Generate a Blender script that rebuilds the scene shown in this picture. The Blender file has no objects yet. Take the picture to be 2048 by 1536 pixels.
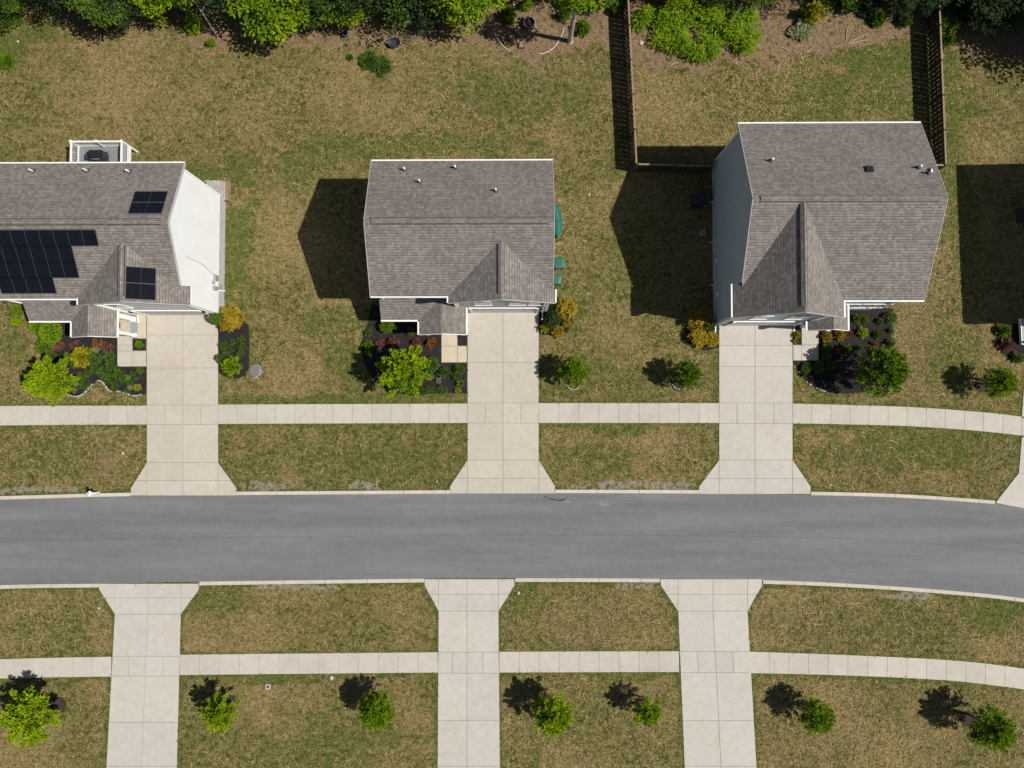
import bpy, math, random
import numpy as np
from mathutils import Vector, Matrix, Euler, noise as mnoise
R = math.radians
rnd = random.Random(7)
scene = bpy.context.scene
C = scene.collection

# ------------------------------------------------------------------ camera geometry
CAM_H = 52.0
FPX = 1400.0                      # focal length in pixels of the 2048 px wide photograph
TILT_X = math.atan(46 / FPX)
TILT_Y = math.atan(14 / FPX)
CAM_R = Euler((TILT_X, TILT_Y, 0)).to_matrix()
def P(px, py, h=0.0):
    """world point at height h that stands at pixel (px, py) of the photograph"""
    d = CAM_R @ Vector(((px - 1024) / FPX, -(py - 768) / FPX, -1.0))
    t = (h - CAM_H) / d.z
    return Vector((d.x * t, d.y * t, h))
def PX(px, py, h=0.0): return P(px, py, h).x
def PY(px, py, h=0.0): return P(px, py, h).y
MPP = CAM_H / FPX                 # metres per pixel on the ground

SUN_EL, SUN_AZ = R(51.5), R(11)   # sun stands in the east, a little to the south
SUN_DIR = Vector((math.cos(SUN_EL) * math.cos(SUN_AZ), -math.cos(SUN_EL) * math.sin(SUN_AZ), math.sin(SUN_EL)))

# ------------------------------------------------------------------ materials
def new_mat(name):
    m = bpy.data.materials.new(name); m.use_nodes = True
    nt = m.node_tree; nt.nodes.clear()
    return m, nt, nt.nodes, nt.links
def out_principled(nt, rough=0.8, spec=0.3, metallic=0.0):
    o = nt.nodes.new('ShaderNodeOutputMaterial'); b = nt.nodes.new('ShaderNodeBsdfPrincipled')
    b.inputs['Roughness'].default_value = rough; b.inputs['Specular IOR Level'].default_value = spec
    b.inputs['Metallic'].default_value = metallic
    nt.links.new(b.outputs[0], o.inputs[0]); return b
def coords(nt, kind='Object'):
    return nt.nodes.new('ShaderNodeTexCoord').outputs[kind]
def noise(nt, vec, scale, detail=4, rough=0.55, dist=0.0):
    n = nt.nodes.new('ShaderNodeTexNoise'); n.inputs['Scale'].default_value = scale
    n.inputs['Detail'].default_value = detail; n.inputs['Roughness'].default_value = rough
    n.inputs['Distortion'].default_value = dist
    nt.links.new(vec, n.inputs['Vector']); return n
def ramp(nt, fac, stops):
    r = nt.nodes.new('ShaderNodeValToRGB'); e = r.color_ramp.elements
    while len(e) < len(stops): e.new(0.5)
    for el, (p, c) in zip(e, stops):
        el.position = p; el.color = (c, c, c, 1) if not isinstance(c, tuple) else (*c, 1)
    nt.links.new(fac, r.inputs[0]); return r.outputs[0]
def mix(nt, fac, a, b, mode='MIX'):
    m = nt.nodes.new('ShaderNodeMix'); m.data_type = 'RGBA'; m.blend_type = mode
    def put(sock, v):
        if hasattr(v, 'is_output'): nt.links.new(v, sock)
        elif isinstance(v, tuple): sock.default_value = (*v, 1)
        else: sock.default_value = v
    put(m.inputs[0], fac); put(m.inputs[6], a); put(m.inputs[7], b)
    return m.outputs[2]
def math_n(nt, op, a, b=None, c=None):
    m = nt.nodes.new('ShaderNodeMath'); m.operation = op
    for i, v in enumerate((a, b, c)):
        if v is None: continue
        if hasattr(v, 'is_output'): nt.links.new(v, m.inputs[i])
        else: m.inputs[i].default_value = v
    return m.outputs[0]
def bump(nt, height, strength, dist, b):
    n = nt.nodes.new('ShaderNodeBump'); n.inputs['Strength'].default_value = strength
    n.inputs['Distance'].default_value = dist
    nt.links.new(height, n.inputs['Height']); nt.links.new(n.outputs[0], b.inputs['Normal'])
def attr(nt, name):
    a = nt.nodes.new('ShaderNodeAttribute'); a.attribute_name = name; return a.outputs['Fac']

def flat_mat(name, col, rough=0.6, spec=0.3, metallic=0.0, var=0.12, scale=3.0):
    m, nt, N, L = new_mat(name); b = out_principled(nt, rough, spec, metallic)
    n = noise(nt, coords(nt), scale, 5)
    lo = tuple(c * (1 - var) for c in col); hi = tuple(min(1, c * (1 + var)) for c in col)
    L.new(ramp(nt, n.outputs[0], [(0.3, lo), (0.7, hi)]), b.inputs['Base Color'])
    return m

def leaf_mat(name, c1, c2, trans=0.3):
    m, nt, N, L = new_mat(name)
    o = N.new('ShaderNodeOutputMaterial'); b = N.new('ShaderNodeBsdfPrincipled'); t = N.new('ShaderNodeBsdfTranslucent')
    b.inputs['Roughness'].default_value = 0.7; b.inputs['Specular IOR Level'].default_value = 0.12
    ms = N.new('ShaderNodeMixShader'); ms.inputs[0].default_value = trans
    col = mix(nt, attr(nt, 'tint'), c1, c2)
    L.new(col, b.inputs['Base Color']); L.new(col, t.inputs['Color'])
    L.new(b.outputs[0], ms.inputs[1]); L.new(t.outputs[0], ms.inputs[2]); L.new(ms.outputs[0], o.inputs[0])
    return m

def concrete_mat(name, c1, c2, stain=(0.33, 0.27, 0.2)):
    m, nt, N, L = new_mat(name); b = out_principled(nt, 0.88, 0.2)
    v = coords(nt)
    big = noise(nt, v, 0.5, 6, 0.6); fine = noise(nt, v, 8, 4, 0.85); mid = noise(nt, v, 2.3, 5, 0.65, 0.6)
    col = ramp(nt, big.outputs[0], [(0.3, c1), (0.7, c2)])
    col = mix(nt, 0.45, col, ramp(nt, mid.outputs[0], [(0.3, tuple(x * 0.86 for x in c1)), (0.72, tuple(min(1, x * 1.08) for x in c2))]))
    # each slab was poured with its own shade
    col = mix(nt, 0.9, col, ramp(nt, attr(nt, 'tint'), [(0, 0.93), (1, 1.0)]), 'MULTIPLY')
    col = mix(nt, 0.55, col, ramp(nt, fine.outputs[0], [(0.25, 0.84), (0.7, 1.0)]), 'MULTIPLY')
    st = noise(nt, v, 0.35, 3, 0.6, 1.2)
    col = mix(nt, math_n(nt, 'MULTIPLY', ramp(nt, st.outputs[0], [(0.56, 0.0), (0.75, 1.0)]), 0.28), col, stain)
    L.new(col, b.inputs['Base Color']); bump(nt, fine.outputs[0], 0.3, 0.01, b)
    return m

def lawn_mat():
    m, nt, N, L = new_mat('lawn'); b = out_principled(nt, 0.95, 0.1)
    v = coords(nt)
    # warped domain for curled dead-grass runners
    w = noise(nt, v, 1.6, 3, 0.5)
    wv = N.new('ShaderNodeVectorMath'); wv.operation = 'MULTIPLY_ADD'
    wv.inputs[1].default_value = (0.9, 0.9, 0)
    L.new(w.outputs['Color'], wv.inputs[0]); L.new(v, wv.inputs[2])
    def veins(scale, width):
        vo = N.new('ShaderNodeTexVoronoi'); vo.feature = 'DISTANCE_TO_EDGE'; vo.inputs['Scale'].default_value = scale
        L.new(wv.outputs[0], vo.inputs['Vector'])
        return ramp(nt, vo.outputs['Distance'], [(0.0, 1.0), (width, 0.0)])
    def curls(scale, lo, hi):
        n = noise(nt, v, scale, 2, 0.5, 1.3)
        d = math_n(nt, 'ABSOLUTE', math_n(nt, 'SUBTRACT', n.outputs[0], 0.5))
        return ramp(nt, d, [(lo, 1.0), (hi, 0.0)])
    v1 = veins(1.7, 0.17); v2 = veins(3.2, 0.2); c1 = curls(1.9, 0.022, 0.085); c2 = curls(3.4, 0.025, 0.105)
    patch = noise(nt, v, 0.14, 4, 0.65); mid = noise(nt, v, 0.9, 5, 0.7); fine = noise(nt, v, 6.5, 4, 0.8); cl = noise(nt, v, 3.0, 4, 0.7)
    lush = attr(nt, 'lush'); soil = attr(nt, 'soil'); grav = attr(nt, 'gravel')
    g = mix(nt, ramp(nt, cl.outputs[0], [(0.36, 0.0), (0.62, 1.0)]), (0.034, 0.050, 0.007), (0.138, 0.136, 0.032))
    g = mix(nt, lush, g, mix(nt, cl.outputs[0], (0.055, 0.085, 0.012), (0.12, 0.15, 0.03)))
    tan = mix(nt, fine.outputs[0], (0.22, 0.150, 0.064), (0.38, 0.265, 0.128))
    # cover of dead grass: patches first, then the runners on top
    dry = math_n(nt, 'ADD', math_n(nt, 'MULTIPLY', math_n(nt, 'SUBTRACT', patch.outputs[0], 0.2), 1.6), math_n(nt, 'MULTIPLY', mid.outputs[0], 0.6))
    dry = math_n(nt, 'SUBTRACT', dry, math_n(nt, 'MULTIPLY', lush, 0.55))
    dryf = ramp(nt, dry, [(0.66, 0.0), (1.0, 0.9)])
    col = mix(nt, math_n(nt, 'MULTIPLY', dryf, ramp(nt, cl.outputs[0], [(0.3, 0.45), (0.6, 1.0)])), g, tan)
    run = math_n(nt, 'MAXIMUM', math_n(nt, 'MAXIMUM', math_n(nt, 'MULTIPLY', v1, 0.3), math_n(nt, 'MULTIPLY', v2, 0.3)), math_n(nt, 'MAXIMUM', math_n(nt, 'MULTIPLY', c1, 0.35), math_n(nt, 'MULTIPLY', c2, 0.35)))
    brk = ramp(nt, noise(nt, v, 1.5, 3, 0.6).outputs[0], [(0.40, 0.05), (0.60, 1.0)])
    run = math_n(nt, 'MULTIPLY', math_n(nt, 'MULTIPLY', run, brk), math_n(nt, 'SUBTRACT', 0.95, math_n(nt, 'MULTIPLY', lush, 0.55)))
    col = mix(nt, run, col, mix(nt, fine.outputs[0], (0.27, 0.20, 0.088), (0.47, 0.345, 0.17)))
    col = mix(nt, 0.75, col, ramp(nt, fine.outputs[0], [(0.30, 0.36), (0.62, 1.08)]), 'MULTIPLY')
    tu = noise(nt, v, 4.5, 2, 0.5)
    col = mix(nt, ramp(nt, tu.outputs[0], [(0.57, 0.0), (0.66, 0.75)]), col, (0.032, 0.042, 0.008))
    # bare earth and leaf litter along the wood
    so = mix(nt, ramp(nt, cl.outputs[0], [(0.3, 0.0), (0.7, 1.0)]), (0.15, 0.098, 0.058), (0.30, 0.205, 0.125))
    so = mix(nt, 0.9, so, ramp(nt, fine.outputs[0], [(0.3, 0.4), (0.62, 1.1)]), 'MULTIPLY')
    col = mix(nt, ramp(nt, math_n(nt, 'ADD', soil, math_n(nt, 'MULTIPLY', math_n(nt, 'SUBTRACT', mid.outputs[0], 0.5), 0.7)), [(0.4, 0.0), (0.62, 1.0)]), col, so)
    # crushed stone washed against the kerb
    pv = N.new('ShaderNodeTexVoronoi'); pv.inputs['Scale'].default_value = 7; L.new(v, pv.inputs['Vector'])
    gr = mix(nt, mix(nt, 0.5, pv.outputs['Color'], fine.outputs[0]), (0.10, 0.085, 0.06), (0.36, 0.315, 0.26))
    col = mix(nt, ramp(nt, math_n(nt, 'ADD', grav, math_n(nt, 'MULTIPLY', math_n(nt, 'SUBTRACT', cl.outputs[0], 0.5), 4.5)), [(0.5, 0.0), (1.0, 0.85)]), col, gr)
    L.new(col, b.inputs['Base Color'])
    hgt = math_n(nt, 'ADD', fine.outputs[0], cl.outputs[0])
    bump(nt, hgt, 0.7, 0.06, b)
    return m

def asphalt_mat():
    m, nt, N, L = new_mat('asphalt'); b = out_principled(nt, 0.9, 0.25)
    v = coords(nt)
    mp = N.new('ShaderNodeMapping'); mp.inputs['Scale'].default_value = (0.08, 1.0, 1.0); L.new(v, mp.inputs[0])
    streak = noise(nt, mp.outputs[0], 0.9, 5, 0.6); fine = noise(nt, v, 9, 4, 0.9); mid = noise(nt, v, 1.3, 6, 0.75)
    col = ramp(nt, streak.outputs[0], [(0.34, (0.126, 0.127, 0.132)), (0.66, (0.192, 0.192, 0.197))])
    col = mix(nt, 0.35, col, ramp(nt, mid.outputs[0], [(0.3, (0.128, 0.129, 0.134)), (0.7, (0.210, 0.210, 0.214))]))
    col = mix(nt, 0.6, col, ramp(nt, fine.outputs[0], [(0.3, 0.66), (0.7, 1.22)]), 'MULTIPLY')
    L.new(col, b.inputs['Base Color']); bump(nt, fine.outputs[0], 0.35, 0.008, b)
    return m

def shingle_mat(name, c1, c2):
    """architectural shingles: courses 0.19 m high with a thick butt edge and its shadow painted into the colour, tabs of uneven width and tone"""
    m, nt, N, L = new_mat(name); b = out_principled(nt, 0.92, 0.2)
    uv = N.new('ShaderNodeUVMap').outputs[0]
    sep = N.new('ShaderNodeSeparateXYZ'); L.new(uv, sep.inputs[0]); u, v = sep.outputs[0], sep.outputs[1]
    wob = noise(nt, uv, 1.2, 2)
    row = math_n(nt, 'ADD', math_n(nt, 'DIVIDE', v, 0.175), math_n(nt, 'MULTIPLY', wob.outputs[0], 0.35))
    ri = math_n(nt, 'FLOOR', row); rf = math_n(nt, 'FRACT', row)
    ro = N.new('ShaderNodeTexWhiteNoise'); ro.noise_dimensions = '1D'; L.new(ri, ro.inputs['W'])
    ux = math_n(nt, 'ADD', math_n(nt, 'DIVIDE', u, 0.21), math_n(nt, 'MULTIPLY', ro.outputs[0], 17.0))
    cmb = N.new('ShaderNodeCombineXYZ'); L.new(math_n(nt, 'FLOOR', ux), cmb.inputs[0]); L.new(ri, cmb.inputs[1])
    tab = N.new('ShaderNodeTexWhiteNoise'); tab.noise_dimensions = '2D'; L.new(cmb.outputs[0], tab.inputs['Vector'])
    edge = ramp(nt, rf, [(0.0, 0.60), (0.2, 0.68), (0.4, 1.0), (0.9, 1.06)])  # shadow line of each course, painted dark along its lower edge
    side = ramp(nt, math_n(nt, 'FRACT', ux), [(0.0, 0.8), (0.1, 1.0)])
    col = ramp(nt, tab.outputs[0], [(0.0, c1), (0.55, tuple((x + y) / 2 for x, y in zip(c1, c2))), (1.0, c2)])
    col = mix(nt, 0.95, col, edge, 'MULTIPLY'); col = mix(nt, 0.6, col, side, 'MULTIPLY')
    n = noise(nt, uv, 0.45, 5, 0.6, 0.8); f = noise(nt, uv, 5, 4, 0.85)
    col = mix(nt, 0.8, col, ramp(nt, n.outputs[0], [(0.3, 0.84), (0.7, 1.05)]), 'MULTIPLY')
    col = mix(nt, 0.7, col, ramp(nt, f.outputs[0], [(0.3, 0.66), (0.7, 1.28)]), 'MULTIPLY')
    L.new(col, b.inputs['Base Color'])
    bump(nt, rf, 0.25, 0.012, b)
    return m

def siding_mat(name, col):
    m, nt, N, L = new_mat(name); b = out_principled(nt, 0.6, 0.3)
    uv = N.new('ShaderNodeUVMap').outputs[0]
    w = N.new('ShaderNodeTexWave'); w.bands_direction = 'Y'; w.wave_profile = 'SAW'; w.inputs['Scale'].default_value = 1.9
    L.new(uv, w.inputs['Vector']); bump(nt, w.outputs[0], 0.5, 0.02, b)
    n = noise(nt, uv, 0.7, 4)
    L.new(ramp(nt, n.outputs[0], [(0.3, tuple(c * 0.93 for c in col)), (0.7, col)]), b.inputs['Base Color'])
    return m

def wood_mat(name, c1, c2):
    m, nt, N, L = new_mat(name); b = out_principled(nt, 0.8, 0.2)
    n = noise(nt, coords(nt), 3.5, 6, 0.7)
    L.new(ramp(nt, n.outputs[0], [(0.3, c1), (0.7, c2)]), b.inputs['Base Color'])
    return m

def mulch_mat():
    m, nt, N, L = new_mat('mulch'); b = out_principled(nt, 0.95, 0.1)
    v = coords(nt); f = noise(nt, v, 12, 5, 0.8); g = noise(nt, v, 1.5, 3)
    col = ramp(nt, f.outputs[0], [(0.3, (0.012, 0.011, 0.012)), (0.55, (0.034, 0.029, 0.029)), (0.78, (0.085, 0.07, 0.062))])
    col = mix(nt, 0.5, col, ramp(nt, g.outputs[0], [(0.3, 0.6), (0.7, 1.0)]), 'MULTIPLY')
    L.new(col, b.inputs['Base Color']); bump(nt, f.outputs[0], 1.0, 0.05, b)
    return m

def panel_mat():
    m, nt, N, L = new_mat('solar_glass'); b = out_principled(nt, 0.16, 0.25)
    uv = N.new('ShaderNodeUVMap').outputs[0]
    br = N.new('ShaderNodeTexBrick'); br.offset = 0.0; br.inputs['Scale'].default_value = 1.0
    br.inputs['Brick Width'].default_value = 0.16; br.inputs['Row Height'].default_value = 0.16; br.inputs['Mortar Size'].default_value = 0.004
    br.inputs['Color1'].default_value = (0.006, 0.0065, 0.010, 1); br.inputs['Color2'].default_value = (0.008, 0.009, 0.014, 1)
    br.inputs['Mortar'].default_value = (0.012, 0.013, 0.018, 1)
    L.new(uv, br.inputs['Vector']); L.new(br.outputs[0], b.inputs['Base Color'])
    return m

M = dict(
    lawn=lawn_mat(), asphalt=asphalt_mat(), mulch=mulch_mat(), solar=panel_mat(),
    drive_a=concrete_mat('drive_warm', (0.475, 0.43, 0.362), (0.53, 0.488, 0.42), (0.42, 0.32, 0.22)),
    drive_b=concrete_mat('drive_pale', (0.475, 0.44, 0.39), (0.535, 0.50, 0.45), (0.46, 0.40, 0.33)),
    walk=concrete_mat('walk_concrete', (0.475, 0.435, 0.378), (0.535, 0.495, 0.435)),
    kerb=concrete_mat('kerb_concrete', (0.50, 0.45, 0.38), (0.60, 0.55, 0.47)),
    tan_slab=concrete_mat('stoop_concrete', (0.52, 0.43, 0.32), (0.60, 0.52, 0.41)),
    joint=flat_mat('joint_dirt', (0.22, 0.195, 0.165), 0.95, 0.1),
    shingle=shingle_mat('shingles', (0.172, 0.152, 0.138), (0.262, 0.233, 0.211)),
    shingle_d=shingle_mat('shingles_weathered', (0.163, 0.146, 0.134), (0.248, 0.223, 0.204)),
    white=flat_mat('white_trim', (0.78, 0.78, 0.77), 0.45, 0.4, 0, 0.04),
    sid_w=siding_mat('siding_white', (0.83, 0.84, 0.85)), sid_g=siding_mat('siding_grey', (0.45, 0.47, 0.50)),
    sid_b=siding_mat('siding_blue', (0.42, 0.49, 0.55)),
    found=flat_mat('foundation', (0.42, 0.41, 0.40), 0.9, 0.1, 0, 0.15),
    door=flat_mat('garage_door_paint', (0.52, 0.53, 0.54), 0.5, 0.3, 0, 0.05),
    glass=flat_mat('window_glass', (0.012, 0.017, 0.024), 0.2, 0.12, 0, 0.05),
    meter=flat_mat('meter_grey', (0.30, 0.31, 0.32), 0.5, 0.3, 0.2),
    frontdoor=flat_mat('door_paint', (0.06, 0.05, 0.05), 0.4, 0.4),
    brown_fence=wood_mat('fence_wood', (0.042, 0.028, 0.020), (0.088, 0.060, 0.042)),
    cap_wood=wood_mat('fence_cap', (0.21, 0.145, 0.10), (0.31, 0.225, 0.16)),
    grey_wood=wood_mat('weathered_wood', (0.30, 0.27, 0.24), (0.52, 0.49, 0.45)),
    rust_wood=wood_mat('brown_board', (0.20, 0.12, 0.07), (0.33, 0.22, 0.14)),
    bark=wood_mat('bark', (0.10, 0.075, 0.055), (0.20, 0.155, 0.115)),
    pale_bark=wood_mat('pale_bark', (0.30, 0.27, 0.24), (0.48, 0.44, 0.40)),
    deck=flat_mat('deck_boards', (0.20, 0.205, 0.22), 0.7, 0.3, 0, 0.1),
    deck_lit=flat_mat('porch_boards', (0.34, 0.33, 0.33), 0.7, 0.3, 0, 0.12, 6),
    black=flat_mat('black_metal', (0.018, 0.018, 0.02), 0.45, 0.4),
    dark=flat_mat('dark_metal', (0.05, 0.05, 0.055), 0.5, 0.4, 0.3),
    steel=flat_mat('galvanised', (0.55, 0.56, 0.58), 0.35, 0.5, 0.6),
    pipe=flat_mat('vent_plastic', (0.72, 0.72, 0.70), 0.5, 0.4),
    canoe=flat_mat('green_hull', (0.006, 0.11, 0.08), 0.35, 0.5, 0, 0.2, 1.0),
    bin=flat_mat('green_plastic', (0.02, 0.085, 0.045), 0.4, 0.45, 0, 0.15),
    bin_lid=flat_mat('green_lid', (0.025, 0.115, 0.07), 0.4, 0.45, 0, 0.15),
    trim_grey=flat_mat('rake_trim', (0.42, 0.42, 0.43), 0.6, 0.3, 0, 0.05),
    rail=flat_mat('panel_rail', (0.085, 0.09, 0.10), 0.5, 0.3),
    zinc=flat_mat('tub_zinc', (0.16, 0.17, 0.20), 0.3, 0.5, 0.8),
    stone=flat_mat('pale_stone', (0.42, 0.395, 0.355), 0.85, 0.2, 0, 0.2, 9),
    grey_stone=flat_mat('grey_stone', (0.17, 0.155, 0.15), 0.9, 0.2, 0, 0.25, 9),
    ring_soil=flat_mat('ring_mulch', (0.05, 0.034, 0.028), 0.95, 0.1, 0, 0.5, 12),
    navy=flat_mat('navy_plastic', (0.02, 0.03, 0.08), 0.35, 0.5),
    stick=wood_mat('dry_stick', (0.36, 0.27, 0.18), (0.55, 0.44, 0.32)),
    step=flat_mat('step_blue_grey', (0.25, 0.285, 0.315), 0.7, 0.3),  # even blue-grey tone of the strip beside the porch floor
    seam=flat_mat('paving_seam', (0.10, 0.10, 0.105), 0.9, 0.2),
    tar=flat_mat('crack_seal', (0.05, 0.05, 0.055), 0.8, 0.2),
    scuff=flat_mat('white_scuff', (0.27, 0.27, 0.27), 0.9, 0.2),
    runner=leaf_mat('dead_runners', (0.13, 0.10, 0.036), (0.43, 0.315, 0.152), 0.1),
    litter=leaf_mat('grass_blades', (0.07, 0.085, 0.016), (0.36, 0.27, 0.12), 0.15),
    # foliage
    lime=leaf_mat('leaf_lime', (0.13, 0.24, 0.004), (0.37, 0.47, 0.008), 0.3),
    bright=leaf_mat('leaf_bright', (0.08, 0.17, 0.005), (0.26, 0.38, 0.010), 0.35),
    green=leaf_mat('leaf_green', (0.045, 0.105, 0.005), (0.17, 0.27, 0.012), 0.3),
    bed=leaf_mat('leaf_bed', (0.042, 0.095, 0.014), (0.12, 0.20, 0.032), 0.3),
    deep=leaf_mat('leaf_deep', (0.022, 0.045, 0.010), (0.06, 0.10, 0.02), 0.25),
    weed=leaf_mat('leaf_weed', (0.06, 0.08, 0.012), (0.20, 0.22, 0.04), 0.25),
    gold=leaf_mat('leaf_gold', (0.22, 0.155, 0.010), (0.50, 0.37, 0.035), 0.3),
    yellow=leaf_mat('leaf_yellow', (0.22, 0.22, 0.010), (0.42, 0.38, 0.02), 0.35),
    red=leaf_mat('leaf_red', (0.11, 0.04, 0.028), (0.30, 0.135, 0.10), 0.3),
    orange=leaf_mat('leaf_orange', (0.17, 0.065, 0.012), (0.32, 0.15, 0.04), 0.3),
    flower=leaf_mat('leaf_pale', (0.16, 0.19, 0.08), (0.36, 0.40, 0.22), 0.3),
    wood_a=leaf_mat('leaf_wood_light', (0.06, 0.14, 0.003), (0.28, 0.39, 0.008), 0.3),
    wood_b=leaf_mat('leaf_wood_mid', (0.035, 0.075, 0.010), (0.15, 0.23, 0.026), 0.3),
    wood_c=leaf_mat('leaf_wood_dark', (0.020, 0.042, 0.014), (0.06, 0.095, 0.03), 0.25),
)

# ------------------------------------------------------------------ mesh builder
def wloc(o):
    v = Vector((0, 0, 0))
    while o is not None: v += o.location; o = o.parent
    return v
class MB:
    def __init__(s): s.v = []; s.f = []; s.t = None
    def poly(s, pts, tint=None):
        i = len(s.v); s.v += [tuple(p) for p in pts]; s.f.append(tuple(range(i, i + len(pts))))
        if tint is not None:
            if s.t is None: s.t = {}
            s.t[len(s.f) - 1] = tint
        return s
    def slab(s, pts, t, tint=None):
        """closed prism: pts is the top outline (counter-clockwise from above), t the depth below it"""
        lo = [(p[0], p[1], p[2] - t) for p in pts]
        s.poly(pts, tint); s.poly(lo[::-1], tint)
        n = len(pts)
        for i in range(n):
            j = (i + 1) % n
            s.poly([pts[i], lo[i], lo[j], pts[j]], tint)
        return s
    def box(s, c, d, rz=0.0):
        hx, hy, hz = d[0] / 2, d[1] / 2, d[2] / 2; cs, sn = math.cos(rz), math.sin(rz)
        def q(x, y): return (c[0] + x * cs - y * sn, c[1] + x * sn + y * cs, c[2] + hz)
        return s.slab([q(-hx, -hy), q(hx, -hy), q(hx, hy), q(-hx, hy)], d[2])
    def bar(s, a, b, w, h=None):
        a, b = Vector(a), Vector(b); h = h or w; d = (b - a).normalized()
        u = d.cross(Vector((0, 0, 1)))
        if u.length < 1e-4: u = Vector((1, 0, 0))
        u.normalize(); n = u.cross(d)
        r = [a + u * (x * w / 2) + n * (y * h / 2) for x, y in ((-1, -1), (1, -1), (1, 1), (-1, 1))]
        e = [p + (b - a) for p in r]
        s.poly(r); s.poly(e[::-1])
        for i in range(4): j = (i + 1) % 4; s.poly([r[j], r[i], e[i], e[j]])
        return s
    def cone(s, a, b, r0, r1, n=8, caps=True):
        a, b = Vector(a), Vector(b); d = (b - a).normalized()
        u = d.orthogonal().normalized(); w = d.cross(u)
        A = [a + (u * math.cos(k * 2 * math.pi / n) + w * math.sin(k * 2 * math.pi / n)) * r0 for k in range(n)]
        B = [b + (u * math.cos(k * 2 * math.pi / n) + w * math.sin(k * 2 * math.pi / n)) * r1 for k in range(n)]
        for k in range(n): j = (k + 1) % n; s.poly([A[k], A[j], B[j], B[k]])
        if caps: s.poly(A[::-1]); s.poly(B)
        return s
    def tube(s, pts, radii, n=7):
        for (a, b), (r0, r1) in zip(zip(pts, pts[1:]), zip(radii, radii[1:])): s.cone(a, b, r0, r1, n)
        return s
    def lathe(s, c, prof, n=20):
        rings = [[(c[0] + r * math.cos(k * 2 * math.pi / n), c[1] + r * math.sin(k * 2 * math.pi / n), c[2] + z) for k in range(n)] for r, z in prof]
        for A, B in zip(rings, rings[1:]):
            for k in range(n): j = (k + 1) % n; s.poly([A[k], A[j], B[j], B[k]])
        return s
    def build(s, name, mat, parent=None, origin=None, smooth=False, uv=True):
        o0 = wloc(parent) if parent is not None else Vector(origin or (0, 0, 0))
        me = bpy.data.meshes.new(name)
        me.from_pydata([(x - o0.x, y - o0.y, z - o0.z) for x, y, z in s.v], [], s.f)
        me.materials.append(mat)
        if uv:
            lay = me.uv_layers.new(name='UVMap'); data = np.zeros(len(me.loops) * 2)
            for p in me.polygons:
                n = p.normal
                if abs(n.z) > 0.9995 or n.length < 0.5: U, V = Vector((1, 0, 0)), Vector((0, 1, 0))
                else:
                    U = Vector((0, 0, 1)).cross(n).normalized(); V = n.cross(U)
                for li in p.loop_indices:
                    q = me.vertices[me.loops[li].vertex_index].co
                    data[li * 2] = q.dot(U); data[li * 2 + 1] = q.dot(V)
            lay.data.foreach_set('uv', data)
        if s.t is not None:
            a = me.attributes.new('tint', 'FLOAT', 'FACE')
            a.data.foreach_set('value', [s.t.get(i, 0.5) for i in range(len(s.f))])
        if smooth: me.polygons.foreach_set('use_smooth', [True] * len(me.polygons))
        ob = bpy.data.objects.new(name, me); C.objects.link(ob)
        if parent is not None: ob.parent = parent
        else: ob.location = o0
        return ob

def tag(o, label=None, cat=None, group=None, kind=None):
    if label: o['label'] = label
    if cat: o['category'] = cat
    if group: o['group'] = group
    if kind: o['kind'] = kind
    return o
def empty(name, loc, label, cat, group=None):
    o = bpy.data.objects.new(name, None); o.empty_display_size = 0.3; C.objects.link(o); o.location = loc
    return tag(o, label, cat, group)
def copy_tree(src, loc, rz=0.0, sc=1.0, label=None):
    r = src.copy(); C.objects.link(r); r.location = loc; r.rotation_euler = (0, 0, rz); r.scale = (sc, sc, sc) if not isinstance(sc, tuple) else sc
    if label: r['label'] = label
    for ch in list(src.children):
        c = ch.copy(); C.objects.link(c); c.parent = r
        for g in list(ch.children):
            d = g.copy(); C.objects.link(d); d.parent = c
    return r

HARD = []        # plan outlines where no lawn grows
def structure(o): o['kind'] = 'structure'; return o
def ground_poly(name, pxs, mat, z, thick=0.03, hard=True):
    pts = [P(x, y, 0) for x, y in pxs]
    if hard: HARD.append([(p.x, p.y) for p in pts])
    b = MB(); top = [(p.x, p.y, z) for p in pts]
    area = sum(a[0] * c[1] - c[0] * a[1] for a, c in zip(top, top[1:] + top[:1]))
    if area < 0: top = top[::-1]
    b.slab(top, thick)
    return b
def lerp_poly(pl, x):
    for (x0, y0), (x1, y1) in zip(pl, pl[1:]):
        if x <= x1: return y0 + (y1 - y0) * (x - x0) / (x1 - x0)
    (x0, y0), (x1, y1) = pl[-2:]
    return y0 + (y1 - y0) * (x - x0) / (x1 - x0)
def smooth_line(pl, n):
    """Catmull-Rom through pixel points"""
    out = []
    for i in range(len(pl) - 1):
        p0 = pl[max(i - 1, 0)]; p1 = pl[i]; p2 = pl[i + 1]; p3 = pl[min(i + 2, len(pl) - 1)]
        for k in range(n):
            t = k / n
            out.append(tuple(0.5 * (2 * p1[j] + (p2[j] - p0[j]) * t + (2 * p0[j] - 5 * p1[j] + 4 * p2[j] - p3[j]) * t * t + (3 * p1[j] - p0[j] - 3 * p2[j] + p3[j]) * t ** 3) for j in (0, 1)))
    out.append(pl[-1]); return out
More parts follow.
